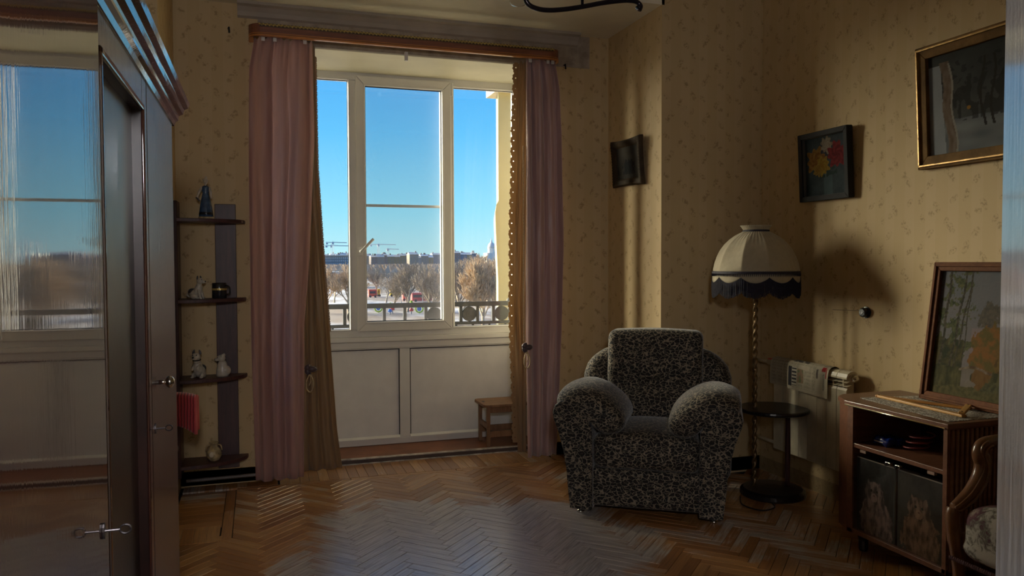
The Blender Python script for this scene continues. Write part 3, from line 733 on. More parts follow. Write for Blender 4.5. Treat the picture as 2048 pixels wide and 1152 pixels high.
# long low pink hall with a white roof
hall = thing('pink_hall', 'long low pink hall with a snowy roof behind the park', 'building', gpt(655, 420))
PINK = mat('pink_wall', (.66, .34, .35), .8, var=.08, vs=.1)
x0, x1 = gpt(600, 420).x, gpt(692, 420).x
MB().box((x0, 418, GZ), (x1, 432, ZP(546, 418))).build('wall', PINK, hall)
MB().box((x0-1, 416, ZP(546, 418)), (x1+1, 434, ZP(542, 418))).build('roof', mat('snow_roof', (.55, .53, .50), .8), hall)
# skyline
def facade_mat(name, col, win_=(.25, .28, .33), sc=.35):
    m, n, b, o = nodes(name); g = N(n, 'ShaderNodeNewGeometry'); s = N(n, 'ShaderNodeSeparateXYZ'); L(n, g.outputs['Position'], s.inputs[0])
    a = mth(n, 'GREATER_THAN', mth(n, 'FRACT', mth(n, 'MULTIPLY', s.outputs[0], .22)), .55)
    c = mth(n, 'GREATER_THAN', mth(n, 'FRACT', mth(n, 'MULTIPLY', s.outputs[2], .3)), .5)
    L(n, mixc(n, mth(n, 'MULTIPLY', mth(n, 'MULTIPLY', a, c), .6), col, win_), b.inputs['Base Color']); b.inputs['Roughness'].default_value = .8; return m
FM = [facade_mat('far_facade_%s' % k, c) for k, c in (('cream', (.36, .31, .25)), ('white', (.42, .40, .37)), ('salmon', (.32, .23, .19)), ('grey', (.20, .225, .26)), ('ochre', (.34, .27, .16)))]
RF = mat('far_tin_roof', (.45, .50, .56), .6, var=.2, vs=.05, kind='World'); RS = mat('far_snow_roof', (.5, .49, .48), .8)
names = ('cream', 'white', 'salmon', 'grey', 'ochre')
px = 420; k = 0
while px < 950:
    wpx = rnd.uniform(7, 20); d = 1160+(k % 7)*45; k += 1; top = rnd.uniform(508, 515)
    if px > 890: top -= 3
    x0, x1 = gpt(px, d).x, gpt(px+wpx, d).x; zt = ZP(top, d)
    ci = rnd.randrange(5)
    t = thing('town_house', '%s town house on the far skyline' % names[ci], 'building', gpt(px+wpx/2, d), group='%s houses on the skyline' % names[ci])
    MB().box((x0, d-12, GZ), (x1, d+12, zt)).build('wall', FM[ci], t)
    MB().prism([(d-13, zt), (d+13, zt), (d, zt+rnd.uniform(2, 5))], x1-x0, 'x', x0).build('roof', RF if rnd.random() < .6 else RS, t)
    for q in range(rnd.randint(1, 3)):
        cx = rnd.uniform(x0+1, x1-1); MB().box((cx-.7, d-3, zt), (cx+.7, d-1.5, zt+5)).build('chimney', FM[2], t)
    px += wpx*rnd.uniform(.7, 1.0)
blk = thing('apartment_block', 'long grey blue block with rows of windows below the two tower cranes', 'building', gpt(655, 1000))
x0, x1 = gpt(600, 1000).x, gpt(706, 1000).x
MB().box((x0, 990, GZ), (x1, 1010, ZP(512, 990))).build('wall', FM[3], blk)
MB().box((x0-1, 988, ZP(512, 990)), (x1+1, 1012, ZP(510, 990))).build('roof', RS, blk)
for r_ in range(4):
    for c_ in range(24):
        xx = x0+4+c_*(x1-x0-8)/24; zz = ZP(536, 989)+(ZP(514, 989)-ZP(536, 989))*(r_+.4)/4
        MB().box((xx, 989.6, zz), (xx+1.4, 990.2, zz+2.2)).build('window', RF, blk)
CRN = mat('crane_steel', (.32, .42, .55), .6); CRW = mat('crane_white', (.75, .76, .78), .6)
def crane(px, d, ytop, jl, jr, m, label):
    t = thing('tower_crane', label, 'crane', gpt(px, d)); p = gpt(px, d); zt = ZP(ytop, d); s_ = d/1555
    b = MB(); wd = 1.0*s_*1.6
    for a_, c_ in ((-1, -1), (1, -1), (1, 1), (-1, 1)): b.tube([(p.x+a_*wd, d+c_*wd, GZ), (p.x+a_*wd, d+c_*wd, zt)], .22*s_, 4)
    z = GZ
    while z < zt-3: b.tube([(p.x-wd, d-wd, z), (p.x+wd, d-wd, z+3)], .15*s_, 4); z += 3
    b.build('mast', CRW, t)
    b = MB(); x0, x1 = gpt(jl, d).x, gpt(jr, d).x
    for dz in (0, 1.6*s_): b.tube([(x0, d, zt+dz), (x1, d, zt+dz*.4)], .35*s_, 4)
    k_ = 26
    for i in range(k_): b.tube([(x0+(x1-x0)*i/k_, d, zt), (x0+(x1-x0)*(i+.5)/k_, d, zt+1.3*s_)], .18*s_, 4)
    b.build('jib', m, t)
    MB().box((p.x-2*s_, d-1.5*s_, zt-3*s_), (p.x+2*s_, d+1.5*s_, zt+1*s_)).build('cab', m, t)
    MB().box((x0, d-1.4*s_, zt-3.0*s_), (x0+4*s_, d+1.4*s_, zt)).build('counterweight', m, t)
    b = MB().tube([(p.x, d, zt+3.5*s_), (x1*.5+p.x*.5, d, zt+.8*s_)], .12*s_, 4); b.tube([(p.x, d, zt), (p.x, d, zt+4*s_)], .4*s_, 4); b.build('tie_bar', m, t)
crane(666, 1200, 486.5, 652, 694, CRN, 'taller blue grey tower crane above the grey blue block')
crane(663, 1350, 492.5, 651, 697, CRN, 'lower blue grey tower crane just behind the taller one')
crane(757, 1700, 490, 740, 792, CRW, 'pale tower crane with a long thin jib over the town houses')
crane(776, 1800, 499, 773, 798, CRW, 'small pale crane with a short jib on the skyline')
ch = thing('domed_church', 'pale church with a tall dome and spire on the skyline by the yellow wing', 'church', gpt(983, 1300)); p = gpt(983, 1300)
WHT = mat('church_white', (.85, .80, .72), .7)
q = lambda y: ZP(y, 1300)-GZ
MB().box((p.x-11, 1288, GZ), (p.x+11, 1312, ZP(506, 1300))).build('nave', WHT, ch)
MB().lathe([(6.5, q(507)), (6.5, q(497)), (7.2, q(496.6)), (7.2, q(495.8))], 20, p).build('drum', WHT, ch)
MB().lathe([(6.8, q(496)), (6.6, q(492)), (5.4, q(488)), (3.4, q(485.4)), (1.6, q(484)), (1.5, q(481)), (1.1, q(480.6)), (.2, q(474.5))], 20, p).build('dome', mat('pale_dome', (.74, .70, .66), .5), ch, smooth=True)
for k in range(8):
    a = k*math.pi/4; MB().box((p.x+6.4*math.cos(a)-.5, 1300+6.4*math.sin(a)-.5, ZP(506, 1300)), (p.x+6.4*math.cos(a)+.5, 1300+6.4*math.sin(a)+.5, ZP(497, 1300))).build('column', WHT, ch)
# tram and buses on the road, cars, lamp posts, playground
GLD = mat('dark_vehicle_glass', (.06, .07, .09), .2)
def bus(px0, px1, d, col, label, name='bus'):
    t = thing(name, label, name, gpt((px0+px1)/2, d)); x0, x1 = gpt(px0, d).x, gpt(px1, d).x; z = GZ
    m_ = mat('vehicle_%.2f_%.2f' % (col[0], col[1]), col, .4, var=.03)
    MB().box((x0, d-1.3, z+.35), (x1, d+1.3, z+3.0)).build('body', m_, t, bevel=.15)
    MB().box((x0+.4, d-1.33, z+1.5), (x1-.4, d-1.29, z+2.4)).build('window_strip', GLD, t)
    for f_ in (.18, .82):
        x = x0+(x1-x0)*f_; b = MB(); b.prism([(x+.45*math.cos(a*.52), z+.45+.45*math.sin(a*.52)) for a in range(12)], .3, 'y', d-1.38); b.build('wheel', GLD, t)
bus(736, 752, 296, (.85, .10, .06), 'red bus on the road across the snowy park')
bus(753, 759, 302, (.9, .55, .05), 'short orange bus behind the red one')
bus(779, 793, 300, (.95, .62, .03), 'yellow bus behind the slim grey trunks')
bus(795, 812, 300, (.93, .60, .03), 'yellow bus following another, beside the tall trunk')
bus(864-42, 862, 258, (.72, .12, .12), 'long red tram beyond the balcony railing', 'tram')
bus(804, 818, 265, (.75, .14, .12), 'short red tram car in front of the long one', 'tram')
bus(822, 830, 470, (.95, .90, .05), 'lone bright yellow bus on the far road', 'bus')
LP = mat('lamp_post_grey', (.35, .37, .40), .5)
for px, d, h in ((802, 240, 9), (845, 252, 9), (946, 132, 4.5)):
    t = thing('lamp_post', 'slim grey lamp post in the snowy park', 'lamp post', gpt(px, d), group='lamp posts in the park')
    MB().lathe([(.14, 0), (.09, h*.5), (.07, h)], 8, gpt(px, d)).build('pole', LP, t); p = gpt(px, d)
    MB().box((p.x-.1, d-.9, GZ+h), (p.x+.1, d+.1, GZ+h+.14)).build('lantern', LP, t)
LIME = mat('lime_plastic', (.55, .75, .08), .4); BLU = mat('blue_plastic', (.08, .25, .65), .4); REDP = mat('red_plastic', (.75, .06, .06), .4)
for px, d, lab in ((838, 198, 'lime green play ring with a blue disc in the snow below the railing'), (756, 205, 'smaller faded play ring near the trunks below the railing')):
    t = thing('play_ring', lab, 'play ring', gpt(px, d)); p = gpt(px, d); rr = .95
    MB().tube([(p.x+rr*math.cos(a*.2618), d, GZ+1.3+rr*math.sin(a*.2618)) for a in range(25)], .22, 6, cap=False).build('ring', LIME, t, smooth=True)
    b = MB(); b.prism([(p.x+.6*math.cos(a*.52), GZ+1.3+.6*math.sin(a*.52)) for a in range(12)], .1, 'y', d); b.build('disc', BLU, t)
    MB().box((p.x-.08, d-.05, GZ), (p.x+.08, d+.05, GZ+.5)).build('stand', LP, t)
for px, d, h, m_, nm in ((784, 200, 2.2, REDP, 'red'), (779, 196, 1.6, BLU, 'blue'), (822, 197, 1.7, REDP, 'short red'), (780, 204, 2.8, LIME, 'lime green'), (822, 210, 3, LIME, 'tall lime green')):
    t = thing('play_post', '%s play post standing in the snow below the railing' % nm, 'play post', gpt(px, d)); p = gpt(px, d)
    MB().lathe([(.16, 0), (.16, h*.7)], 8, p).build('post', LP, t); MB().lathe([(.5, h*.45), (.55, h*.7), (.35, h*.9), (.05, h)], 10, p).build('cap', m_, t)
# ------------------------------------------------------------------ soft rounded boxes
def weld(mb, tol=1e-5):
    idx = {}; mp = []; vs = []
    for v in mb.v:
        k = (round(v[0]/tol), round(v[1]/tol), round(v[2]/tol))
        if k not in idx: idx[k] = len(vs); vs.append(v)
        mp.append(idx[k])
    mb.v = vs; fs = []
    for f in mb.f:
        g = []
        for i in f:
            j = mp[i]
            if not g or g[-1] != j: g.append(j)
        if len(g) > 1 and g[0] == g[-1]: g.pop()
        if len(g) > 2: fs.append(tuple(g))
    mb.f = fs; return mb
def soft(a, b, r, fn=None, inner=6):
    """rounded box between corners a and b; fn displaces each point"""
    t = MB(); c = [(a[i]+b[i])/2 for i in range(3)]; h = [(b[i]-a[i])/2 for i in range(3)]
    def ax_s(i):
        rr = min(r, h[i]*.98); e = [-h[i], -h[i]+rr*.12, -h[i]+rr*.3, -h[i]+rr*.55, -h[i]+rr]
        m_ = [(-h[i]+rr)+(2*h[i]-2*rr)*k/inner for k in range(1, inner)]
        return e+m_+[-x for x in e[::-1]]
    A = [ax_s(i) for i in range(3)]
    def pt(q):
        inn = [max(-(h[i]-min(r, h[i]*.98)), min(h[i]-min(r, h[i]*.98), q[i])) for i in range(3)]
        d = Vector([q[i]-inn[i] for i in range(3)])
        if d.length > 1e-9: d = Vector([d[i]/d.length*min(r, h[i]*.98) for i in range(3)])
        p = Vector(inn)+d+Vector(c); return Vector(fn(p)) if fn else p
    for ax in range(3):
        o1, o2 = (ax+1) % 3, (ax+2) % 3
        for s_ in (-1, 1):
            base = len(t.v); n1, n2 = len(A[o1]), len(A[o2])
            for v in A[o2]:
                for u in A[o1]:
                    q = [0, 0, 0]; q[ax] = s_*h[ax]; q[o1] = u; q[o2] = v; t.v.append(tuple(pt(q)))
            for j in range(n2-1):
                for i in range(n1-1):
                    f = (base+j*n1+i, base+j*n1+i+1, base+(j+1)*n1+i+1, base+(j+1)*n1+i); t.f.append(f if s_ > 0 else f[::-1])
    return weld(t)
# ------------------------------------------------------------------ wardrobe
def lacquer(name, c1, c2, rough=.03, streak=.012, ior=2.9):
    m, n, b, o = nodes(name); v = coords(n, 'World', (9, 9, .9)); f = tex(n, v, 5, 5, .6, .5)
    L(n, ramp(n, f, [(.3, c1), (.7, c2)]), b.inputs['Base Color']); b.inputs['Roughness'].default_value = .6
    b.inputs['Specular IOR Level'].default_value = .1
    b.inputs['Coat Weight'].default_value = 1; b.inputs['Coat Roughness'].default_value = rough; b.inputs['Coat IOR'].default_value = ior
    x = N(n, 'ShaderNodeBump'); x.inputs['Strength'].default_value = streak; x.inputs['Distance'].default_value = .01
    v2 = coords(n, 'World', (60, 60, 2.5)); L(n, mth(n, 'ADD', tex(n, v2, 2, 3), mth(n, 'MULTIPLY', tex(n, coords(n, 'World', (7, 7, 2)), 1, 2), 3)), x.inputs['Height'])
    L(n, x.outputs[0], b.inputs['Coat Normal']); return m
MAHO = lacquer('mahogany_lacquer', (.030, .009, .007), (.075, .022, .014))
MAHO2 = lacquer('worn_mahogany_lacquer', (.05, .016, .012), (.11, .036, .024), .22, .10, 2.1)
DARKW = wood('dark_carcass_wood', (.012, .006, .006), (.03, .012, .010), .3)
IRONK = mat('dark_key_iron', (.09, .08, .085), .35, metal=.8, var=.2)
STEEL = mat('polished_steel', (.65, .63, .60), .18, metal=1, var=.1)
WX, WT = -.25, 1.845
war = thing('wardrobe', 'tall glossy mahogany wardrobe with three doors and a glazed middle one', 'wardrobe', (-.53, 1.73, 0))
MB().box((-.82, .80, .06), (WX-.022, 2.665, WT)).build('carcass', DARKW, war)
MB().box((-.80, .82, 0), (WX-.05, 2.64, .06)).build('plinth', DARKW, war)
AJ = Matrix.Translation((WX, .803, 0)) @ Matrix.Rotation(R(-1.4), 4, 'Z') @ Matrix.Translation((-WX, -.803, 0))      # this door stands a crack open
d1 = MB().box((WX-.02, .803, .07), (WX, 1.390, WT-.01), AJ).build('door', MAHO, war, bevel=.003)
fr = MB().box((WX-.02, 1.400, .07), (WX, 1.462, WT-.01)).box((WX-.02, 1.985, .07), (WX, 2.062, WT-.01)).box((WX-.02, 1.462, 1.757), (WX, 1.985, WT-.01)).box((WX-.02, 1.462, .07), (WX, 1.985, .16))
d2 = fr.build('door', MAHO2, war, bevel=.003)
MB().box((WX-.001, 1.462, .16), (WX+.006, 1.476, 1.765)).box((WX-.001, 1.972, .16), (WX+.006, 1.985, 1.765)).box((WX-.001, 1.462, 1.751), (WX+.006, 1.985, 1.765)).build('glazing_bead', MAHO, d2, bevel=.003)
MB().box((WX-.045, 1.462, .16), (WX-.002, 1.466, 1.757)).box((WX-.045, 1.981, .16), (WX-.002, 1.985, 1.757)).box((WX-.045, 1.462, 1.753), (WX-.002, 1.985, 1.757)).build('reveal', DARKW, d2)
m, n, b_, o_ = nodes('dark_cupboard_glass'); b_.inputs['Base Color'].default_value = (.012, .018, .018, 1); b_.inputs['Roughness'].default_value = .03; b_.inputs['IOR'].default_value = 1.7; DGL = m
MB().box((WX-.048, 1.464, .16), (WX-.044, 1.983, 1.755)).build('pane', DGL, d2)
d3 = MB().box((WX-.02, 2.070, .07), (WX, 2.660, WT-.01)).build('door', MAHO2, war, bevel=.003)
prof = [(-.022, WT-.012), (.004, WT-.012), (.008, WT), (.016, WT+.006), (.018, WT+.02), (.030, WT+.026), (.034, WT+.04), (.046, WT+.046), (.050, WT+.06), (.046, WT+.068), (-.022, WT+.068)]
MB().prism([(WX+a, c) for a, c in prof], 1.905, 'y', .79).build('cornice', MAHO, war)
MB().box((-.84, .79, WT), (WX-.02, 2.695, WT+.06)).build('top', DARKW, war)
def knobkey(par, y, z, key=True, wx=0):
    WX = globals()['WX']+wx
    e = MB(); e.prism([(y+.007*math.cos(a*.524), z+.013*math.sin(a*.524)) for a in range(12)], .003, 'x', WX); e.build('escutcheon', IRONK, par)
    if key:
        k_ = MB().tube([(WX+.002, y, z), (WX+.024, y, z)], .0022, 8); k_.tube([(WX+.024+.008*math.cos(a*.393)+.008, y+.0, z+.007*math.sin(a*.393)) for a in range(17)], .0017, 6, cap=False)
        k_.build('key', IRONK, par)
knobkey(d1, 1.345, .98, True, .0135); knobkey(d3, 2.115, .985)
b = MB(); b.tube([(WX, 2.215, 1.087), (WX+.018, 2.215, 1.087)], .006, 10); b.ell((WX+.026, 2.215, 1.087), (.012, .016, .016), 14, 9); b.build('knob', STEEL, d3, smooth=True)
# ------------------------------------------------------------------ open door at the right of the doorway
DP = MB()
m, n, b_, o_ = nodes('white_gloss_door_paint'); v = coords(n, 'World', (30, 30, 1.2))
L(n, ramp(n, tex(n, coords(n, 'World'), 6, 3), [(.3, (.44, .47, .50)), (.7, (.54, .57, .60))]), b_.inputs['Base Color']); b_.inputs['Roughness'].default_value = .3
b_.inputs['Coat Weight'].default_value = 1; b_.inputs['Coat Roughness'].default_value = .07; b_.inputs['Coat IOR'].default_value = 2.4
bump(n, b_, mth(n, 'ADD', tex(n, v, 4, 3), mth(n, 'MULTIPLY', tex(n, coords(n, 'World'), 55, 3), .8)), .22, .004); DOORP = m
fe = at(1998, 576, y=.60); ta = R(27.0); tx, ty = math.sin(ta), math.cos(ta)
hx, hy = fe.x-tx*.80, fe.y-ty*.80
door = thing('door_1', None, None, (hx, hy, .01), -(ta), kind='structure')
MB().box((0, 0, 0), (.042, .80, 2.04)).build('leaf', DOORP, door, local=True, bevel=.004)
for z0, z1 in ((.18, .86), (1.04, 1.90)):
    MB().box((.041, .14, z0), (.048, .66, z1)).build('panel', DOORP, door, local=True, bevel=.006)
MB().tube(bez([(.042, .73, 1.0), (.085, .73, 1.0), (.095, .71, 1.0), (.095, .62, 1.0)], 4), .009, 8).build('door_handle', STEEL, door, local=True, smooth=True)
# ------------------------------------------------------------------ corner shelf unit and what stands on it
SHW = wood('shelf_dark_stain', (.035, .012, .014), (.075, .026, .026), .45, (4, 4, .5))
sh = thing('corner_shelf', 'dark stained corner shelf unit with four rounded shelves', 'shelf', (-.33, 5.12, 0))
MB().box((XL+.002, 5.02, .10), (XL+.022, 5.196, 1.77)).build('side_board', SHW, sh, bevel=.003)
MB().box((-.252, YW-.022, .10), (-.128, YW-.002, 1.765)).build('back_board', SHW, sh, bevel=.003)
SZ = [1.664, 1.180, .700, .185]
for z in SZ:
    pts = [(XL+.002, YW-.024)]
    ex, ey = .40, .235
    pts = [(XL+.023, YW-.023)]+[(XL+.023+(ex-.02)*math.cos(a*math.pi/28), YW-.023-(ey)*math.sin(a*math.pi/28)) for a in range(15)]
    MB().prism([(x, y) for x, y in pts][::-1], .022, 'z', z-.022).build('shelf', SHW, sh, bevel=.003)
POR = mat('white_porcelain', (.50, .46, .39), .3, var=.15, vs=40)
PBL = mat('blue_glazed_dress', (.045, .085, .16), .25, var=.3, vs=35)
PTAN = mat('tan_glaze', (.46, .36, .20), .3, var=.35, vs=30)
PGR = mat('grey_glaze', (.10, .10, .11), .3, var=.3, vs=40)
PBK = mat('black_glaze', (.018, .018, .022), .2)
# woman in a blue dress
fx, fy, z = -.296, 5.09, SZ[0]
fg = thing('woman_figurine', 'porcelain figurine of a woman in a long blue dress on the top shelf', 'figurine', (fx, fy, z))
MB().lathe([(.040, 0), (.043, .004), (.040, .012), (.036, .016)], 20, (fx, fy, z), 1.1, .8).build('base', PTAN, fg, smooth=True)
ds = MB().lathe([(.040, .014), (.039, .03), (.034, .07), (.027, .115), (.019, .150), (.0175, .158), (.021, .175), (.023, .188), (.018, .198), (.010, .203)], 22, (fx, fy, z), 1, .8, lambda a, t: 1+.06*math.cos(9*a)*(1-t)).build('dress', PBL, fg, smooth=True)
MB().lathe([(.041, .026), (.0405, .034), (.0395, .040), (.0385, .042)], 22, (fx, fy, z), 1, .8).build('hem_band', PBK, ds, smooth=True)
b = MB(); b.tube([(fx-.018, fy, z+.190), (fx-.036, fy-.006, z+.165), (fx-.046, fy-.012, z+.135), (fx-.040, fy-.022, z+.118)], [.010, .0085, .006, .005], 8); b.build('arm', POR, fg, smooth=True); b = MB(); b.tube([(fx+.018, fy, z+.190), (fx+.030, fy-.006, z+.160), (fx+.032, fy-.012, z+.125)], [.010, .008, .005], 8)
b.build('arm', POR, fg, smooth=True)
b = MB().lathe([(.006, .198), (.006, .212)], 10, (fx, fy, z)); b.ell((fx, fy-.001, z+.226), (.0135, .0145, .0175), 14, 10); b.ell((fx, fy-.0155, z+.225), (.002, .003, .003), 6, 5); b.build('head', POR, fg, smooth=True)
b = MB(); b.ell((fx, fy+.004, z+.234), (.0155, .0145, .016), 14, 9); b.ell((fx+.003, fy+.010, z+.252), (.008, .008, .009), 10, 7); b.build('hair', POR, fg, smooth=True)
b = MB().tube([(fx-.041, fy-.022, z+.120), (fx-.052, fy-.03, z+.128), (fx-.03, fy-.034, z+.105)], .005, 6); b.build('jug', PGR, fg, smooth=True)
def dog(name, label, x, y, z, s, m, patch, rz, begging=False, headm=None):
    t = thing(name, label, 'figurine', (x, y, z), rz)
    b = MB()
    # seated body: haunches, chest, neck, all one overlapping glazed form
    b.ell((.018*s, 0, .030*s), (.036*s, .026*s, .030*s), 16, 11)
    b.ell((-.006*s, 0, .050*s), (.024*s, .022*s, .044*s), 16, 11, Matrix.Rotation(-.35 if not begging else -.1, 3, 'Y'))
    for sy in (-1, 1):
        b.tube([(-.016*s, sy*.012*s, .055*s), (-.026*s, sy*.013*s, .025*s), (-.028*s, sy*.013*s, .006*s), (-.040*s, sy*.013*s, .004*s)] if not begging else [(-.014*s, sy*.012*s, .062*s), (-.034*s, sy*.012*s, .052*s), (-.036*s, sy*.012*s, .040*s)], [.010*s, .008*s, .007*s, .007*s][:4 if not begging else 3], 8)
        b.ell((.006*s, sy*.022*s, .014*s), (.026*s, .010*s, .014*s), 12, 8); b.ell((-.018*s, sy*.022*s, .006*s), (.013*s, .008*s, .006*s), 10, 6)
    b.tube([(.048*s, 0, .012*s), (.062*s, .006*s, .020*s), (.064*s, .006*s, .036*s)], [.007*s, .006*s, .003*s], 7)
    b.tube([(-.012*s, 0, .075*s), (-.018*s, 0, .095*s)], [.017*s, .014*s], 10)
    b.build('body', m, t, local=True, smooth=True)
    h = MB(); hx_, hz_ = -.022*s, .106*s
    h.ell((hx_, 0, hz_), (.021*s, .020*s, .019*s), 14, 10); h.ell((hx_-.020*s, 0, hz_-.006*s), (.014*s, .011*s, .010*s), 12, 8)
    hd = h.build('head', headm or m, t, local=True, smooth=True)
    for sy in (-1, 1):
        MB().ell((hx_+.008*s, sy*.016*s, hz_+.020*s), (.005*s, .006*s, .013*s), 8, 6, Matrix.Rotation(sy*.35, 3, 'X')).build('ear', patch, hd, local=True, smooth=True)
    e = MB(); e.ell((hx_-.033*s, 0, hz_-.002*s), (.004*s, .005*s, .004*s), 8, 6)
    for sy in (-1, 1): e.ell((hx_-.016*s, sy*.009*s, hz_+.008*s), (.003*s, .003*s, .003*s), 6, 5)
    e.build('eyes_and_nose', PBK, hd, local=True, smooth=True)
    p_ = MB(); p_.ell((.030*s, 0, .042*s), (.028*s, .0245*s, .021*s), 14, 9); p_.build('back_patch', patch, t, local=True, smooth=True)
    return t
dog('dog_figurine', 'grey and white sitting terrier figurine beside a black mug', -.352, 5.07, SZ[1], 1.02, POR, PGR, R(150), headm=POR)
mg = thing('mug', 'black ceramic mug on the second shelf beside a terrier figurine', 'mug', (-.227, 5.10, SZ[1]))
MB().lathe([(.040, 0), (.043, .004), (.043, .092), (.041, .095), (.039, .092), (.039, .01), (.001, .008)], 24, (-.227, 5.10, SZ[1])).build('body', PBK, mg, smooth=True)
MB().tube(bez([(-.190, 5.075, SZ[1]+.078), (-.168, 5.06, SZ[1]+.070), (-.166, 5.058, SZ[1]+.035), (-.188, 5.073, SZ[1]+.022)], 5), .005, 7).build('handle', PBK, mg, smooth=True)
MB().lathe([(.0434, .050), (.0438, .056), (.0434, .062)], 24, (-.227, 5.10, SZ[1])).build('gilt_band', GOLD, mg)
dg = dog('dog_figurine', 'cream sitting dog figurine with a dark collar on the third shelf', -.352, 5.06, SZ[2], 1.26, POR, PGR, R(70), True)
MB().tube([(-.018+.022*math.cos(a*.393), .022*math.sin(a*.393), .112+.003*math.cos(a*.393)) for a in range(17)], .0035, 6, cap=False).build('collar', PBK, dg, smooth=True, local=True)
cat_ = thing('dog_figurine', 'plain cream puppy figurine looking aside, next to the collared one', 'figurine', (-.216, 5.085, SZ[2]))
b = MB().lathe([(.034, 0), (.038, .012), (.037, .035), (.030, .065), (.024, .085), (.020, .095)], 18, (-.216, 5.085, SZ[2]), 1, .85)
b.ell((-.200, 5.085, SZ[2]+.035), (.034, .03, .034), 14, 9); b.build('body', POR, cat_, smooth=True)
b = MB().ell((-.222, 5.078, SZ[2]+.112), (.026, .024, .022), 14, 10); b.ell((-.246, 5.072, SZ[2]+.106), (.014, .012, .011), 10, 7); hd = b.build('head', POR, cat_, smooth=True)
for ex_, ey_ in ((-.212, 5.062), (-.206, 5.096)): MB().ell((ex_, ey_, SZ[2]+.128), (.009, .006, .013), 8, 6).build('ear', POR, hd, smooth=True)
b = MB().ell((-.259, 5.069, SZ[2]+.109), (.003, .004, .003), 6, 5); b.ell((-.243, 5.060, SZ[2]+.118), (.003, .003, .003), 6, 5); b.build('eyes_and_nose', PBK, hd, smooth=True)
vs_ = thing('vase', 'small tan bellied vase with a flared lip on the lowest shelf', 'vase', (-.272, 5.075, SZ[3]))
MB().lathe([(.024, 0), (.030, .004), (.043, .028), (.045, .045), (.038, .068), (.024, .084), (.019, .094), (.021, .104), (.030, .112), (.028, .113), (.017, .1), (.001, .09)], 26, (-.272, 5.075, SZ[3]), 1, 1, lambda a, t: 1+.05*math.cos(6*a+t*6)).build('body', PTAN, vs_, smooth=True)
for s_ in (-1, 1):
    MB().tube(bez([(-.272+s_*.021, 5.075, SZ[3]+.098), (-.272+s_*.040, 5.07, SZ[3]+.092), (-.272+s_*.047, 5.068, SZ[3]+.062)], 5), .004, 6).build('handle', PTAN, vs_, smooth=True)
MB().ell((-.284, 5.034, SZ[3]+.045), (.016, .006, .018), 10, 7).build('relief_flower', mat('pale_relief', (.62, .55, .40), .35), vs_, smooth=True)
# ------------------------------------------------------------------ chair behind the wardrobe with a red blanket over it
chr_ = thing('wooden_chair', 'dark wooden chair mostly hidden behind the wardrobe under a red blanket', 'chair', (-.60, 4.12, 0))
for x, y, h in ((-.425, 4.29, .70), (-.775, 4.29, .70), (-.425, 3.94, .43), (-.775, 3.94, .43)):
    MB().tube([(x, y, 0), (x, y, h)], [.016, .019], 8).build('leg', SHW, chr_, smooth=True)
MB().box((-.80, 3.92, .43), (-.40, 4.31, .465)).build('seat', SHW, chr_, bevel=.01)
MB().box((-.80, 4.275, .64), (-.40, 4.305, .705)).build('backrest', SHW, chr_, bevel=.008)
m, n, b_, o_ = nodes('ribbed_red_blanket'); v = coords(n, 'Object')
wv = N(n, 'ShaderNodeTexWave'); wv.wave_type = 'BANDS'; wv.bands_direction = 'X'; wv.inputs['Scale'].default_value = 22; wv.inputs['Distortion'].default_value = 2; wv.inputs['Detail'].default_value = 2; L(n, v, wv.inputs['Vector'])
L(n, ramp(n, wv.outputs['Fac'], [(.2, (.22, .012, .02)), (.8, (.52, .045, .06))]), b_.inputs['Base Color']); b_.inputs['Roughness'].default_value = .8; b_.inputs['Sheen Weight'].default_value = .5
bump(n, b_, wv.outputs['Fac'], .6, .01); REDB = m
bl = thing('red_blanket', 'ribbed red blanket hanging over the back of the hidden chair', 'blanket', (-.55, 4.29, .55))
b = MB()
def blk_f(u, v):
    # u along the rail, v over it from the front hem to the rear hem
    x = -.80+.49*u; a = (v-.5)*2
    over = max(0, (x+.40)/.10)
    yy = 4.29+(.034 if abs(a) > .25 else .034*a/.25)*(1 if a > 0 else 1)*(1 if abs(a) > .25 else 1)
    yy = 4.29+math.copysign(min(abs(a)/.22, 1)*.034, a)+.010*math.sin(u*19+a*2)*abs(a)+math.copysign(.02*abs(a), a)
    zz = .722+.010*math.cos(a/.22*1.5) if abs(a) < .22 else .720-(abs(a)-.22)*.20*(1+.10*math.sin(u*7))
    zz -= .025*over**2*(1 if abs(a) < .5 else 1.3)
    return (x, yy, zz)
b.grid(blk_f, 40, 30); b.build('cloth', REDB, bl, smooth=True, solid=.012)
b = MB().tube([blk_f(1, v/20) for v in range(21)], .009, 7); b.build('edging', mat('red_piping', (.55, .10, .09), .7), bl, smooth=True)
b = MB().tube(bez([(-.425, 4.245, .545), (-.415, 4.24, .42), (-.432, 4.24, .25), (-.436, 4.24, .12)], 6), .004, 6); b.build('trailing_tape', mat('pink_tape', (.5, .12, .12), .7), bl)
# pipe along the bay wall by the floor
b = MB().tube(bez([(-.44, 5.17, .045), (-.1, 5.165, .05), (.06, 5.165, .052), (.085, 5.17, .062), (.093, 5.19, .085)], 6), .011, 8)
tag(b.build('floor_cable', mat('grey_cable_duct', (.16, .13, .12), .4), None, smooth=True), 'dark cable duct along the skirting under the corner shelf', 'cable')
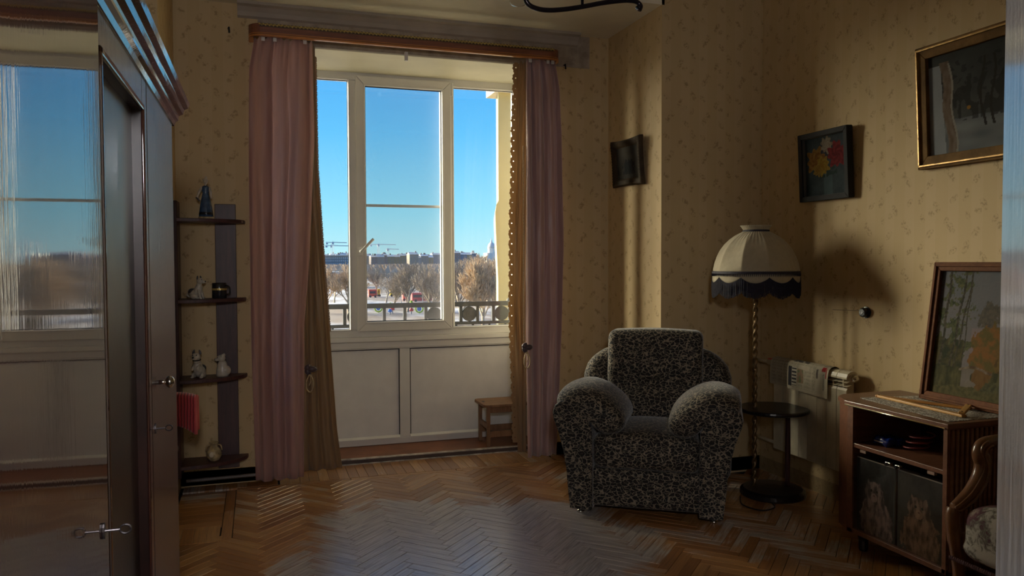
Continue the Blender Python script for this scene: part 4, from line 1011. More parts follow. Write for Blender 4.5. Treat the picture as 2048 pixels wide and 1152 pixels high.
# ------------------------------------------------------------------ leopard armchair
ac = thing('armchair', 'plump armchair in leopard print plush standing in front of the wall corner', 'armchair', (2.2, 4.08, 0), math.atan2(-.549, .836))
soft((-.32, -.405, .05), (.32, .36, .262), .03).build('front_panel', LEO, ac, local=True, smooth=True)
def seat_f(p):
    x, y, z = p
    if z > .38:
        k = (1-(x/.30)**2)*max(0, 1-((y+.12)/.36)**2); z += .035*max(0, k)
    if y < -.3: y -= .018*max(0, 1-((z-.36)/.12)**2)*(1-(x/.32)**2)
    return (x, y, z)
soft((-.292, -.415, .258), (.292, .17, .448), .055, seat_f).build('seat_cushion', LEO, ac, local=True, smooth=True)
def back_f(p):
    x, y, z = p
    if y < .17:
        for zc, dpt in ((.665, .030),): y += dpt*math.exp(-((z-zc)/.022)**2)
        y -= .022*max(0, 1-(x/.30)**2)*max(0, math.sin((z-.42)/.245*math.pi) if z < .665 else math.sin((z-.665)/.31*math.pi))
    y += (z-.42)*.17
    return (x+.0*z, y, z+.010*math.cos(x*6)*(1 if z > .9 else 0))
soft((-.285, .055, .40), (.285, .235, .975), .045, back_f, 14).build('back_cushion', LEO, ac, local=True, smooth=True)
def shell_f(p):
    x, y, z = p; return (x*(1-.16*max(0, (z-.70)/.15)**2), y+(z-.42)*.12, z-.03*(x/.45)**4*(1 if z > .6 else 0))
soft((-.455, .165, .06), (.455, .355, .87), .085, shell_f, 10).build('back_frame', LEO, ac, local=True, smooth=True)
def arm(sd):
    prof = [(.284, .04), (.350, .036), (.408, .04), (.420, .14), (.430, .26), (.447, .36), (.474, .46), (.500, .53), (.507, .565), (.495, .605), (.465, .630), (.425, .632), (.390, .612), (.350, .590), (.315, .55), (.288, .49), (.284, .30), (.284, .15)]
    b = MB(); n_ = len(prof); cx, cz = .40, .33
    ys = [(-.432, .93), (-.438, .955), (-.434, .985), (-.420, 1.0), (-.20, 1.0), (.05, 1.0), (.30, .99), (.33, .96)]
    for y, k in ys:
        for x, z in prof: b.v.append((sd*(cx+(x-cx)*k), y, cz+(z-cz)*(k if z > .1 else 1)))
    for j in range(len(ys)-1):
        for i in range(n_):
            f = (j*n_+i, j*n_+(i+1) % n_, (j+1)*n_+(i+1) % n_, (j+1)*n_+i); b.f.append(f if sd < 0 else f[::-1])
    f = tuple(range(n_)); b.f.append(f[::-1] if sd < 0 else f); f = tuple((len(ys)-1)*n_+i for i in range(n_)); b.f.append(f if sd < 0 else f[::-1])
    return b.build('arm', LEO, ac, local=True, smooth=True, bevel=.008)
def pillow(sd):
    """overstuffed pad lying over the arm: rolled lip outside, fat lobe hanging to the seat"""
    path = [(-.495, .592), (-.505, .625), (-.49, .655), (-.45, .675), (-.38, .700), (-.30, .690), (-.215, .648), (-.145, .585), (-.105, .515), (-.118, .462), (-.165, .428), (-.225, .428), (-.275, .455), (-.315, .51), (-.345, .565), (-.385, .60), (-.44, .600), (-.475, .592)]
    cx, cz = -.30, .56; b = MB(); n_ = len(path); ys = []
    K = 14
    for k in range(K+1):
        t = k/K; y = -.435+.56*t; e = abs(2*t-1)
        s_ = (1-e**8*.42)
        ys.append((y, s_))
    for y, s_ in ys:
        for x, z in path:
            dx, dz = x-cx, z-cz
            b.v.append((-sd*(cx+dx*(.55+.45*s_)), y+.035*(dx/.2)*(1 if y < 0 else 0)*0, cz+dz*s_+.02*math.sin((y+.43)/.56*math.pi)-.0))
    for j in range(len(ys)-1):
        for i in range(n_):
            f = (j*n_+i, j*n_+(i+1) % n_, (j+1)*n_+(i+1) % n_, (j+1)*n_+i); b.f.append(f if sd > 0 else f[::-1])
    for j, c_ in ((0, ys[0]), (len(ys)-1, ys[-1])):
        n0 = len(b.v); b.v.append((-sd*cx, c_[0]+(-.015 if j == 0 else .015), cz)); 
        for i in range(n_):
            f = (j*n_+i, j*n_+(i+1) % n_, n0); flip = (j == 0) == (sd > 0); b.f.append(f[::-1] if flip else f)
    return b.build('arm_pad', LEO, ac, local=True, smooth=True, sub=1)
for sd in (-1, 1): arm(sd); pillow(sd)
for x, y in ((-.36, -.37), (.36, -.37), (-.36, .30), (.36, .30)):
    MB().lathe([(.018, 0), (.022, .006), (.022, .014), (.013, .018), (.012, .045), (.03, .050)], 14, (x, y, 0)).build('foot', STEEL, ac, local=True, smooth=True)
b = MB().tube(bez([(-.30, -.428, .05), (-.302, -.430, .15), (-.304, -.43, .26)], 5), .004, 6); b.tube(bez([(.30, -.428, .05), (.302, -.430, .15), (.304, -.43, .26)], 5), .004, 6); b.build('piping', LEO, ac, local=True)
# ------------------------------------------------------------------ floor lamp with a round table
PX, PY = 2.817, 3.95
lp = thing('floor_lamp', 'old floor lamp with a fringed dome shade and a round black table on its pole', 'floor lamp', (PX, PY, 0))
LBLK = mat('black_lamp_wood', (.012, .011, .014), .28, var=.2)
m, n, b_, o_ = nodes('pleated_linen_shade'); v = coords(n, 'Object')
L(n, ramp(n, tex(n, v, 30, 3), [(.3, (.44, .38, .26)), (.7, (.54, .47, .33))]), b_.inputs['Base Color']); b_.inputs['Roughness'].default_value = .8; b_.inputs['Sheen Weight'].default_value = .3
t_ = N(n, 'ShaderNodeBsdfTranslucent'); t_.inputs[0].default_value = (.6, .5, .3, 1); mx = N(n, 'ShaderNodeMixShader'); mx.inputs[0].default_value = .22
L(n, b_.outputs[0], mx.inputs[1]); L(n, t_.outputs[0], mx.inputs[2]); L(n, mx.outputs[0], o_.inputs[0]); bump(n, b_, tex(n, v, 500, 2), .2, .001); LINEN = m
FRG = mat('navy_fringe', (.020, .018, .035), .7, var=.3, vs=60)
TX, TY = 2.915, 3.905
MB().lathe([(.185, 0), (.19, .006), (.188, .03), (.17, .042), (.05, .05)], 36, (TX, TY, 0)).build('base', LBLK, lp, smooth=False)
tt = MB().lathe([(.196, .500), (.204, .504), (.206, .512), (.204, .520), (.196, .524)], 44, (TX, TY, 0)).build('table_top', LBLK, lp)
for x, y in ((3.005, 3.885),):
    MB().lathe([(.018, .05), (.014, .08), (.016, .28), (.013, .46), (.018, .50)], 12, (x, y, 0)).build('table_leg', SHW, lp, smooth=True)
ROPE = mat('twisted_brass', (.17, .105, .045), .36, metal=.6, var=.25, vs=60)
b = MB()
def pole_f(u, v):
    z = .045+1.30*v; a = u*2*math.pi; r = .0125+.0034*math.cos(2*(a-z*62)); return (PX+r*math.cos(a), PY+r*math.sin(a), z)
b.grid(pole_f, 16, 300); weld(b).build('pole', ROPE, lp, smooth=True)
MB().lathe([(.02, 1.33), (.018, 1.36), (.024, 1.37), (.016, 1.40), (.012, 1.42)], 14, (PX, PY, 0)).build('socket', LBLK, lp)
MB().lathe([(.001, 1.42), (.013, 1.425), (.018, 1.44), (.03, 1.475), (.028, 1.50), (.001, 1.525)], 14, (PX, PY, 0)).build('bulb', mat('opal_bulb', (.8, .78, .72), .3), lp, smooth=True)
NP = 10
dome = [(.248, 1.330), (.246, 1.352), (.239, 1.385), (.226, 1.424), (.207, 1.462), (.182, 1.497), (.152, 1.526), (.120, 1.549), (.092, 1.564), (.076, 1.571), (.072, 1.577)]
def rib(a, t):
    q = (a*NP/(2*math.pi)) % 1; d = abs(q-.5)*2
    gather = .05*math.sin(a*46)*max(0, (t-.45)/.55)**1.5
    return 1-.075*(1-d**2)*math.sin(math.pi*min(1, t*1.1))+gather
shd = MB().lathe(dome, 240, (PX, PY, 0), 1, 1, rib).build('shade', LINEN, lp, smooth=True, solid=.0015)
shd.data.polygons.foreach_set('use_smooth', [True]*len(shd.data.polygons))
MB().lathe([(.070, 1.576), (.075, 1.586), (.084, 1.602), (.089, 1.607), (.087, 1.609), (.072, 1.590)], 160, (PX, PY, 0), 1, 1, lambda a, t: 1+.05*math.sin(a*44)*t).build('ruffle', LINEN, shd, smooth=True)
MB().lathe([(.073, 1.568), (.078, 1.571), (.078, 1.580), (.073, 1.583)], 60, (PX, PY, 0)).build('neck_band', FRG, shd)
b = MB(); NS = 10
def val_f(u, v):
    a = u*2*math.pi; q = (u*NS) % 1; drop = .030+.034*math.sin(math.pi*q)**.8
    return (PX+.249*math.cos(a), PY+.249*math.sin(a), 1.332-drop*v)
b.grid(val_f, 200, 4); b.build('valance', LINEN, shd, smooth=True, solid=.0012)
MB().lathe([(.248, 1.322), (.253, 1.324), (.253, 1.337), (.248, 1.339)], 90, (PX, PY, 0)).build('rim_band', FRG, shd)
b = MB()
for k in range(150):
    a = 2*math.pi*k/150; c_, s_ = math.cos(a), math.sin(a); b.tube([(PX+.252*c_, PY+.252*s_, 1.325), (PX+.253*c_, PY+.253*s_, 1.309)], [.004, .0015], 4)
o = b.build('picot_edging', FRG, shd); o['kind'] = 'stuff'
b = MB(); rr_ = random.Random(2)
for k in range(620):
    u = (k+rr_.uniform(-.3, .3))/620; a = u*2*math.pi; q = (u*NS) % 1; d0 = .030+.034*math.sin(math.pi*q)**.8
    z0 = 1.336-d0; ln = .088+rr_.uniform(-.006, .006); r_ = .251; c_, s_ = math.cos(a), math.sin(a); w_ = rr_.uniform(-.004, .004)
    b.tube([(PX+r_*c_, PY+r_*s_, z0), (PX+(r_+w_)*c_, PY+(r_+w_)*s_, z0-ln*.5), (PX+(r_+w_*.4)*c_, PY+(r_+w_*.4)*s_, z0-ln)], .0018, 3, cap=False)
o = b.build('fringe', FRG, shd); o['kind'] = 'stuff'
b = MB().tube(bez([(2.70, 3.92, .004), (2.62, 3.78, .004), (2.66, 3.66, .004), (2.76, 3.68, .004), (2.80, 3.76, .006)], 8), .004, 6); b.build('power_cord', LBLK, lp, smooth=True)
# ------------------------------------------------------------------ radiator
RADM = mat('old_white_radiator_enamel', (.62, .56, .42), .35, var=.08, vs=12)
rad = thing('radiator', 'white sectional radiator on the wall under a draped newspaper', 'radiator', (3.14, 3.82, .20))
Y0 = 3.50
for k in range(8):
    y = Y0+k*.08
    b = MB()
    b.prism([(3.092, .215), (3.098, .210), (3.104, .215), (3.104, .668), (3.100, .690), (3.092, .676)], .077, 'y', y+.0015)
    s_ = b.build('radiator_section', RADM, rad, bevel=.0015)
    MB().box((3.104, y+.034, .225), (3.172, y+.046, .76)).build('core', RADM, s_)
    MB().tube([(3.14, y+.001, .745), (3.14, y+.079, .745)], .024, 10).tube([(3.14, y+.001, .235), (3.14, y+.079, .235)], .024, 10).build('header', RADM, s_, smooth=False)
    cap = [(3.168, .770), (3.150, .781), (3.120, .780), (3.100, .768), (3.092, .748), (3.092, .738), (3.098, .745), (3.110, .760), (3.135, .770), (3.160, .764)]
    MB().prism(cap, .077, 'y', y+.0015).build('top_cap', RADM, s_)
    for z in (.695, .718):
        MB().prism([(3.097, z), (3.135, z+.010), (3.135, z+.013), (3.097, z+.003)], .075, 'y', y+.0025).build('fin', RADM, s_)
b = MB().tube([(3.14, Y0, .745), (3.14, Y0-.018, .745)], .020, 6); b.tube([(3.14, Y0-.018, .745), (3.14, Y0-.03, .745)], .009, 8); b.build('air_valve', STEEL, rad)
pp = MB().tube([(3.14, Y0+.64, .745), (3.14, 4.40, .745)], .011, 10).build('supply_pipe', RADM, rad, smooth=True)
MB().tube([(3.14, 4.21, .745), (3.14, 4.26, .745)], .018, 6).build('valve_body', STEEL, pp)
MB().box((3.105, 4.205, .768), (3.150, 4.222, .774)).build('valve_lever', REDP, pp, bevel=.002)
MB().tube([(3.14, Y0+.64, .235), (3.14, 4.40, .235)], .011, 10).build('return_pipe', RADM, rad, smooth=True)
# newspaper: printed columns come from a drawn page colour, the headline is lettering
PAP = None
def page_mat(name):
    m, n, b, o = nodes(name); a = N(n, 'ShaderNodeAttribute'); a.attribute_name = 'ink'; L(n, a.outputs['Color'], b.inputs['Base Color']); b.inputs['Roughness'].default_value = .85; return m
def inked(o, cols):
    a = o.data.attributes.new('ink', 'FLOAT_COLOR', 'POINT'); a.data.foreach_set('color', [x for c in cols for x in (*c, 1)])
PAGE = page_mat('newsprint')
def drape_pt(s):
    """over the radiator: s metres from the rear edge; returns x, z"""
    pts = [(3.176, .760), (3.165, .784), (3.142, .792), (3.112, .788), (3.094, .772), (3.0875, .745), (3.0855, .70), (3.084, .60), (3.082, .50)]
    for (x0, z0), (x1, z1) in zip(pts, pts[1:]):
        l = math.hypot(x1-x0, z1-z0)
        if s <= l: return x0+(x1-x0)*s/l, z0+(z1-z0)*s/l
        s -= l
    return pts[-1]
def newspaper(name, label, ya, yb, ln, dx, fn, slope=0.0):
    nu, nv = 150, 90
    t = thing(name, label, 'newspaper', (3.09, (ya+yb)/2, .61)); b = MB(); cols = []
    for j in range(nv+1):
        for i in range(nu+1):
            u, v = i/nu, j/nv; y = ya+(yb-ya)*u
            x, z = drape_pt(.012+v*(ln+slope*u)); wob = (.004*noise.noise((u*5, v*3, ya*7))+.0035*noise.noise((u*13, v*2, 2))*(1-v))*(.25 if u < .25 else 1)
            b.v.append((x-dx-abs(wob), y, z+wob*.5+.001)); cols.append(fn(u, v))
    for j in range(nv):
        for i in range(nu):
            a = j*(nu+1)+i; b.f.append((a, a+1, a+nu+2, a+nu+1))
    o = b.build('sheet', PAGE, t, smooth=True); inked(o, cols); return t, o
def cols_print(u, v, c0=(.52, .47, .36)):
    k = 1-.10*noise.noise((u*3, v*4, 1))
    if (u*5) % 1 < .88 and .06 < u < .95 and .08 < v < .93 and (v*34) % 1 < .5 and noise.noise((u*60, math.floor(v*34)*3.1, 5)) > -.25: k *= .62
    return tuple(c*k for c in c0)
def page_a(u, v):        # u runs from right (near) to left (far)
    c = cols_print(u, v)
    if .02 < u < .30 and .28 < v < .93: c = (.50, .46, .36) if not (.23 < u < .27 and .38 < v < .60) else (.16, .14, .12)
    if .06 < u < .16 and .30 < v < .42: c = (.42, .025, .03)
    if .035 < u < .055 and .34 < v < .56: c = (.42, .025, .03)
    if .45 < u < .72 and .36 < v < .46: c = (.50, .44, .34)
    if .58 < u < .74 and .46 < v < .80: c = (.30, .20, .13) if noise.noise((u*20, v*9, 3)) > -.1 else (.16, .19, .10)
    if .76 < u < .88 and .44 < v < .88: c = (.62, .60, .52) if (v*12) % 1 < .5 else (.03, .03, .04)
    if .88 < u < .97 and .44 < v < .92: c = (.02, .02, .03)
    if .52 < u < .92 and .12 < v < .30: c = (.10, .09, .09) if noise.noise((u*12, v*10, 9)) > -.2 else (.35, .32, .26)
    return c
def page_b(u, v):
    return tuple(x*.92 for x in cols_print(u, v, (.47, .42, .32)))
newspaper('newspaper', 'older yellowed newspaper page over the far end of the radiator', 3.86, 4.165, .240, .003, page_b)
na, ns = newspaper('newspaper', 'unfolded newspaper with a red box and a black headline over the radiator', 3.635, 3.99, .258, .008, page_a, -.012)
fc = bpy.data.curves.new('headline', 'FONT'); fc.body = 'НЕДВИЖИМОСТЬ'; fc.size = .034; fc.extrude = .0002; fc.space_character = .9
fo = bpy.data.objects.new('headline', fc); COL.objects.link(fo)
bpy.context.view_layer.update()
dg_ = bpy.context.evaluated_depsgraph_get(); me = bpy.data.meshes.new_from_object(fo.evaluated_get(dg_)); bpy.data.objects.remove(fo)
xs = [v.co.x for v in me.vertices] or [0, 1]; wtx = max(xs)-min(xs); k_ = .094/wtx
for v in me.vertices:
    tx_, tz_ = (v.co.x-min(xs))*k_, v.co.y*k_*1.7
    # reads upwards: letters' tops point to the far end
    v.co = Vector((3.0755, 3.660+tz_, .653+tx_))-ORG[na]
    v.co.x += (v.co.z+ORG[na].z-.70)*.018
me.materials.append(mat('headline_ink', (.02, .02, .025), .7)); fo = bpy.data.objects.new('headline', me); COL.objects.link(fo); fo.parent = ns
# black round fitting on the wall with its wire
sk = thing('wall_fitting', 'black round knob fitting on the wallpaper with a thin wire', 'fitting', (3.17, 3.475, 1.11))
b = MB(); b.prism([(3.475+.026*math.cos(a*.35), 1.112+.026*math.sin(a*.35)) for a in range(18)], .034, 'x', 3.166); b.build('knob', PBK, sk, bevel=.006)
b = MB(); b.prism([(3.475+.033*math.cos(a*.35), 1.112+.033*math.sin(a*.35)) for a in range(18)], .008, 'x', 3.192); b.build('back_plate', PBK, sk)
MB().tube(bez([(3.17, 3.495, 1.118), (3.185, 3.53, 1.125), (3.197, 3.56, 1.118), (3.197, 3.74, 1.112)], 6), .002, 5).build('wire', mat('old_wire', (.25, .18, .10), .6), sk)
# ------------------------------------------------------------------ television cabinet
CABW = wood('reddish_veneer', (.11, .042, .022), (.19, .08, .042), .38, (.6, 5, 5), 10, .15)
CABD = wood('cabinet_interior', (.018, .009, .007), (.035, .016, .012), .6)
CX, CT = 2.70, .725
cb = thing('tv_cabinet', 'low reddish wood cabinet with an open shelf, glass doors and a ribbed side', 'cabinet', (2.94, 2.78, 0))
top_poly = [(CX-.012, 2.462), (3.168, 2.462), (3.168, 3.20), (2.80, 3.20), (2.745, 3.165), (CX-.012, 3.058)]
MB().prism(top_poly, .022, 'z', CT-.022).build('top', CABW, cb, bevel=.003)
MB().tube([(CX-.0125, 2.475, CT-.0195), (CX-.0125, 3.050, CT-.0195)], .0035, 10).build('gilt_edge', mat('bright_gilt_edge', (1, .88, .55), .22, metal=.9, var=.03), cb, smooth=True)
MB().prism([(CX, 3.012), (CX+.02, 3.012), (3.165, 3.05), (3.165, 3.19), (2.80, 3.19), (2.75, 3.158), (CX, 3.048)], CT-.022-.09, 'z', .09).build('left_side', CABW, cb)
rs = MB().box((CX, 2.475, .09), (3.165, 2.495, CT-.022)).build('right_side', CABW, cb)
for k in range(17):
    x = CX+.024+k*.026; MB().tube([(x, 2.474, .10), (x, 2.474, CT-.03)], .0095, 8).build('reed', CABW, rs, smooth=True)
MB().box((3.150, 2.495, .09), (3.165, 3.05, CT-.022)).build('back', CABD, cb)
MB().box((CX+.004, 2.495, .505), (3.15, 3.02, .525)).build('shelf', CABW, cb, bevel=.002)
MB().box((CX+.0, 2.475, .09), (3.15, 3.045, .112)).build('bottom', CABW, cb, bevel=.002)
for x, y in ((CX+.06, 2.53), (CX+.06, 3.0), (3.10, 2.53), (3.10, 3.0)):
    MB().lathe([(.018, 0), (.022, .01), (.022, .05), (.03, .09)], 12, (x, y, 0)).build('caster', PBK, cb)
SG = glass('smoked_door_glass', (.86, .84, .83), .8)
for y0, y1, yk in ((2.768, 3.008, 2.79), (2.500, 2.758, 2.735)):
    d = MB().box((CX+.006, y0, .118), (CX+.011, y1, .478)).build('glass_door', SG, cb)
    MB().box((CX-.004, yk-.014, .470), (CX+.013, yk+.014, .486)).build('catch', STEEL, d, bevel=.002)
    MB().tube([(CX+.004, yk, .478), (CX-.016, yk, .478)], .007, 8).build('knob', PBK, d)
for y in (2.56, 2.95): MB().box((CX+.004, y-.018, .49), (CX+.02, y+.018, .503)).build('magnet_plate', mat('dull_plastic', (.25, .16, .13), .5), cb)
# two cat pictures standing behind the glass
PAINT = page_mat('oil_paint'); PAINT.node_tree.nodes['Principled BSDF'].inputs['Roughness'].default_value = .8; PAINT.node_tree.nodes['Principled BSDF'].inputs['Specular IOR Level'].default_value = .2
PRINT = page_mat('cat_print'); PRINT.node_tree.nodes['Principled BSDF'].inputs['Roughness'].default_value = .5
def canvas(par, w_, h_, y, fn, m_, nu=90, nv=110, name='canvas'):
    b = MB(); cols = []
    for j in range(nv+1):
        for i in range(nu+1):
            u, v = i/nu, j/nv; b.v.append((-w_/2+w_*u, y+.0006*noise.noise((u*40, v*40, 1)), h_*v)); cols.append(fn(u, v))
    for j in range(nv):
        for i in range(nu):
            a = j*(nu+1)+i; b.f.append((a, a+1, a+nu+2, a+nu+1))
    o = b.build(name, m_, par, local=True, smooth=True); inked(o, cols); return o
def mixt(a, b, t): t = max(0, min(1, t)); return tuple(x+(y-x)*t for x, y in zip(a, b))
def nz(u, v, s, k=0): return noise.noise((u*s, v*s, k))
def fb(u, v, s, k=0): return noise.fractal((u*s, v*s, k), .8, 2.1, 4)
def cat_fn(fur, dark, bgc, seed):
    def fn(u, v):
        c = mixt(bgc, tuple(x*.4 for x in bgc), .5+fb(u, v, 3, seed))
        f = fb(u*1.2, v*.7, 9, seed)
        body = ((u-.52)/.42)**2+((v-.18)/.38)**2+.3*fb(u, v, 8, seed+1)
        if body < 1: c = mixt(fur, dark, .35+f+.5*max(0, body-.5))
        head = ((u-.47)/.25)**2+((v-.58)/.15)**2+.15*fb(u, v, 14, seed+2)
        ear = False
        for ex, lean in ((.345, -.12), (.595, .12)):
            t = (v-.675)/.075
            if 0 < t < 1 and abs(u-ex-lean*.3*t) < .07*(1-t): ear = True
        if head < 1 or ear: c = mixt(mixt(fur, (.5, .45, .4), .2), dark, .4+f*1.2+.3*abs(u-.47)/.2)
        if ((u-.47)/.085)**2+((v-.515)/.06)**2 < 1: c = mixt(c, tuple(min(1, x*1.6) for x in fur), .5)
        for ex in (.40, .545):
            if ((u-ex)/.026)**2+((v-.605)/.018)**2 < 1: c = (.03, .035, .02)
        if ((u-.47)/.02)**2+((v-.54)/.012)**2 < 1: c = (.22, .10, .09)
        return tuple(min(1, x*.75) for x in c)
    return fn
for y0, y1, lab, fn in ((2.772, 3.004, 'picture of a long haired white and grey cat behind the cabinet glass', cat_fn((.55, .42, .38), (.10, .09, .09), (.09, .10, .10), 3)),
                        (2.504, 2.754, 'picture of a tabby kitten behind the cabinet glass', cat_fn((.42, .27, .17), (.08, .05, .03), (.10, .10, .085), 8))):
    t = thing('cat_picture', lab, 'picture', (CX+.022, (y0+y1)/2, .113), R(-90))
    canvas(t, y1-y0, .345, -.0005, fn, PRINT)
    MB().box((-(y1-y0)/2, 0, 0), ((y1-y0)/2, .006, .345)).build('card', mat('card_back', (.30, .27, .22), .8), t, local=True)
    MB().box((-(y1-y0)/2, -.001, .345), ((y1-y0)/2, .007, .348)).build('card_edge', mat('card_edge', (.55, .52, .46), .7), t, local=True)
# a blue packet and a red cable bundle on the open shelf
pk = thing('blue_packet', 'crumpled blue plastic packet lying on the cabinet shelf', 'packet', (2.83, 2.92, .525))
soft((2.775, 2.87, .526), (2.885, 2.975, .566), .018, lambda p: (p.x, p.y, p.z+.010*noise.noise((p.x*40, p.y*40, 2)))).build('bag', mat('blue_film', (.012, .03, .22), .25, var=.4, vs=50), pk, smooth=True)
MB().box((2.773, 2.90, .543), (2.776, 2.955, .548)).build('white_stripe', POR, pk)
cbl = MB().tube([(2.86+.05*math.cos(a*.45)+.004*a*.3, 2.80+.05*math.sin(a*.45), .53+.0016*a) for a in range(44)], .004, 6)
tag(cbl.build('coiled_cable', mat('dark_red_cable', (.16, .02, .02), .5), None, smooth=True), 'coiled dark red cable on the cabinet shelf beside the blue packet', 'cable')
# lace doily, wooden triangle
m, n, b_, o_ = nodes('grey_lace'); v = coords(n, 'Object'); vo = N(n, 'ShaderNodeTexVoronoi'); vo.inputs['Scale'].default_value = 70; vo.feature = 'DISTANCE_TO_EDGE'; L(n, v, vo.inputs['Vector'])
L(n, ramp(n, mth(n, 'ADD', vo.outputs['Distance'], mth(n, 'MULTIPLY', tex(n, v, 18, 3), .25)), [(.14, (.60, .58, .52)), (.30, (.16, .13, .11))]), b_.inputs['Base Color']); b_.inputs['Roughness'].default_value = .9; bump(n, b_, vo.outputs['Distance'], .5, .002); LACE = m
pts = []
corners = [(2.735, 2.50), (3.10, 2.50), (3.12, 3.02), (2.80, 3.075)]
for (x0, y0), (x1, y1) in zip(corners, corners[1:]+corners[:1]):
    K = 22
    for k in range(K):
        t_ = k/K; nx_, ny_ = (y1-y0), -(x1-x0); l = math.hypot(nx_, ny_); s_ = .006*abs(math.sin(math.pi*t_*6))
        pts.append((x0+(x1-x0)*t_+nx_/l*s_, y0+(y1-y0)*t_+ny_/l*s_))
tag(MB().prism(pts[::-1] if False else pts, .002, 'z', CT+.0003).build('lace_doily', LACE), 'grey lace doily spread over the cabinet top', 'doily')
TRI = wood('pale_beech', (.50, .26, .07), (.62, .36, .12), .45, (3, 3, 3), 8)
tr = thing('wooden_triangle', 'flat wooden triangle frame lying on the lace doily', 'triangle', (2.92, 2.80, CT+.0025))
def bar(p, q, w_, z0, z1):
    p, q = Vector((*p, 0)), Vector((*q, 0)); d = (q-p); l = d.length; M = Matrix.Translation(p) @ Matrix.Rotation(math.atan2(d.y, d.x), 4, 'Z')
    return MB().box((-.012, -w_/2, z0), (l+.012, w_/2, z1), M)
A, B_, C_ = (2.885, 3.045), (2.855, 2.545), (3.02, 2.66)
bar(A, B_, .026, CT+.004, CT+.016).build('long_side', TRI, tr, bevel=.003)
bar(A, C_, .026, CT+.004, CT+.015).build('slanted_side', wood('darker_beech', (.30, .12, .02), (.40, .18, .04), .4), tr, bevel=.003)
bar(C_, B_, .026, CT+.016, CT+.027).build('short_side', TRI, tr, bevel=.003)
for p in (A, B_, C_): MB().lathe([(.004, 0), (.003, .002)], 8, (p[0], p[1], CT+.027 if p != A else CT+.016)).build('pin', PBK, tr)
# ------------------------------------------------------------------ pictures
def picture(name, label, loc, w_, h_, tilt, fw_, fd, fm, fn, steps=(), carved=False, rz=-90, mat_=None, roll=0):
    t = thing(name, label, 'picture', loc); t.rotation_euler = Matrix.Rotation(R(rz), 3, 'Z').to_euler()
    M = Matrix.Rotation(R(rz), 4, 'Z') @ Matrix.Rotation(R(tilt), 4, 'X') @ Matrix.Rotation(R(roll), 4, 'Y'); t.rotation_euler = M.to_euler()
    f = rframe(-w_/2, w_/2, 0, h_, fw_, -fd, 0)
    if carved:
        f = MB(); nseg = 40
        o = [(-w_/2, 0), (w_/2, 0), (w_/2, h_), (-w_/2, h_)]
        for k in range(4):
            p, q = Vector(o[k]), Vector(o[(k+1) % 4]); d = (q-p).normalized(); nn = Vector((-d.y, d.x)); L_ = (q-p).length
            ring = []
            for i in range(nseg+1):
                s_ = i/nseg; c_ = p+d*(L_*s_); e = min(s_, 1-s_)*2
                bow = .010*math.sin(math.pi*s_)
                row = []
                for j, (off, dep) in enumerate(((0, 0), (0, fd*.7), (fw_*.2, fd), (fw_*.45, fd*.75), (fw_*.7, fd*.85), (fw_, fd*.35))):
                    mi = off; c2 = p+d*(mi+(L_-2*mi)*s_)+nn*(off+(bow if j < 3 else 0))
                    rel = .0025*math.sin(i*2.4+j*2)*(1 if 0 < j < 5 else 0); row.append((c2.x, -dep-rel, c2.y))
                ring.append(row)
            n0 = len(f.v); m_ = 6
            for row in ring: f.v += row
            for i in range(nseg):
                for j in range(m_-1): f.f.append((n0+i*m_+j, n0+(i+1)*m_+j, n0+(i+1)*m_+j+1, n0+i*m_+j+1))
    fo_ = f.build('frame', fm, t, local=True, bevel=0 if carved else .003, smooth=carved)
    for o_, wd, dep, mm in steps: rframe(-w_/2+o_, w_/2-o_, o_, h_-o_, wd, -dep, -.001).build('frame_moulding', mm, fo_, local=True, bevel=.002)
    def sub(u, v): return fn(u, v)
    b = MB()
    iw, ih = w_-2*fw_+.004, h_-2*fw_+.004
    nu, nv = 170, 170; cols = []
    for j in range(nv+1):
        for i in range(nu+1):
            u, v = i/nu, j/nv; b.v.append((-iw/2+iw*u, -fd*.3+.0005*noise.noise((u*50, v*50, 1)), fw_-.002+ih*v)); cols.append(fn(u, v))
    for j in range(nv):
        for i in range(nu):
            a = j*(nu+1)+i; b.f.append((a, a+1, a+nu+2, a+nu+1))
    c = b.build('canvas', mat_ or PAINT, t, local=True, smooth=True); inked(c, [tuple(q*.5 for q in k) for k in cols])
    MB().box((-w_/2+.004, -.001, .004), (w_/2-.004, .004, h_-.004)).build('backing', mat('picture_backing', (.2, .14, .08), .9), t, local=True)
    return t
def bloom(u, v, cx, cy, r, c1, c2, k):
    d = math.hypot((u-cx), (v-cy)*1.0); a = math.atan2(v-cy, u-cx); rr = r*(1+.16*math.sin(a*9+k)+.12*math.sin(a*5+k*2))
    if d < rr: return tuple(x*.72 for x in mixt(c2, c1, .75*d/rr+.30*math.sin(d/r*13+a*5+k)+.55*fb(u, v, 16, k)))
def flowers(u, v):
    c = mixt((.030, .050, .062), (.075, .105, .125), .5+.8*nz(u, v, 3.3, 2)+.25*nz(u, v, 16, 4))
    if .44 < u < .64 and v < .36: c = mixt(c, (.13, .20, .22), .55+.3*nz(u, v, 8, 1))
    if .35 < u < .75 and .30 < v < .5 and nz(u, v, 12, 6) > 0: c = (.03, .06, .05)
    for args in ((.50, .70, .14, (.035, .04, .06), (.06, .07, .10), 2), (.52, .84, .13, (.40, .30, .20), (.58, .50, .40), 1), (.76, .66, .20, (.42, .03, .04), (.20, .008, .015), 3), (.27, .60, .21, (.55, .30, .06), (.35, .13, .02), 4), (.42, .50, .15, (.60, .42, .05), (.48, .24, .02), 5), (.30, .44, .10, (.56, .36, .06), (.42, .22, .03), 7)):
        q = bloom(u, v, *args)
        if q: c = q
    return c
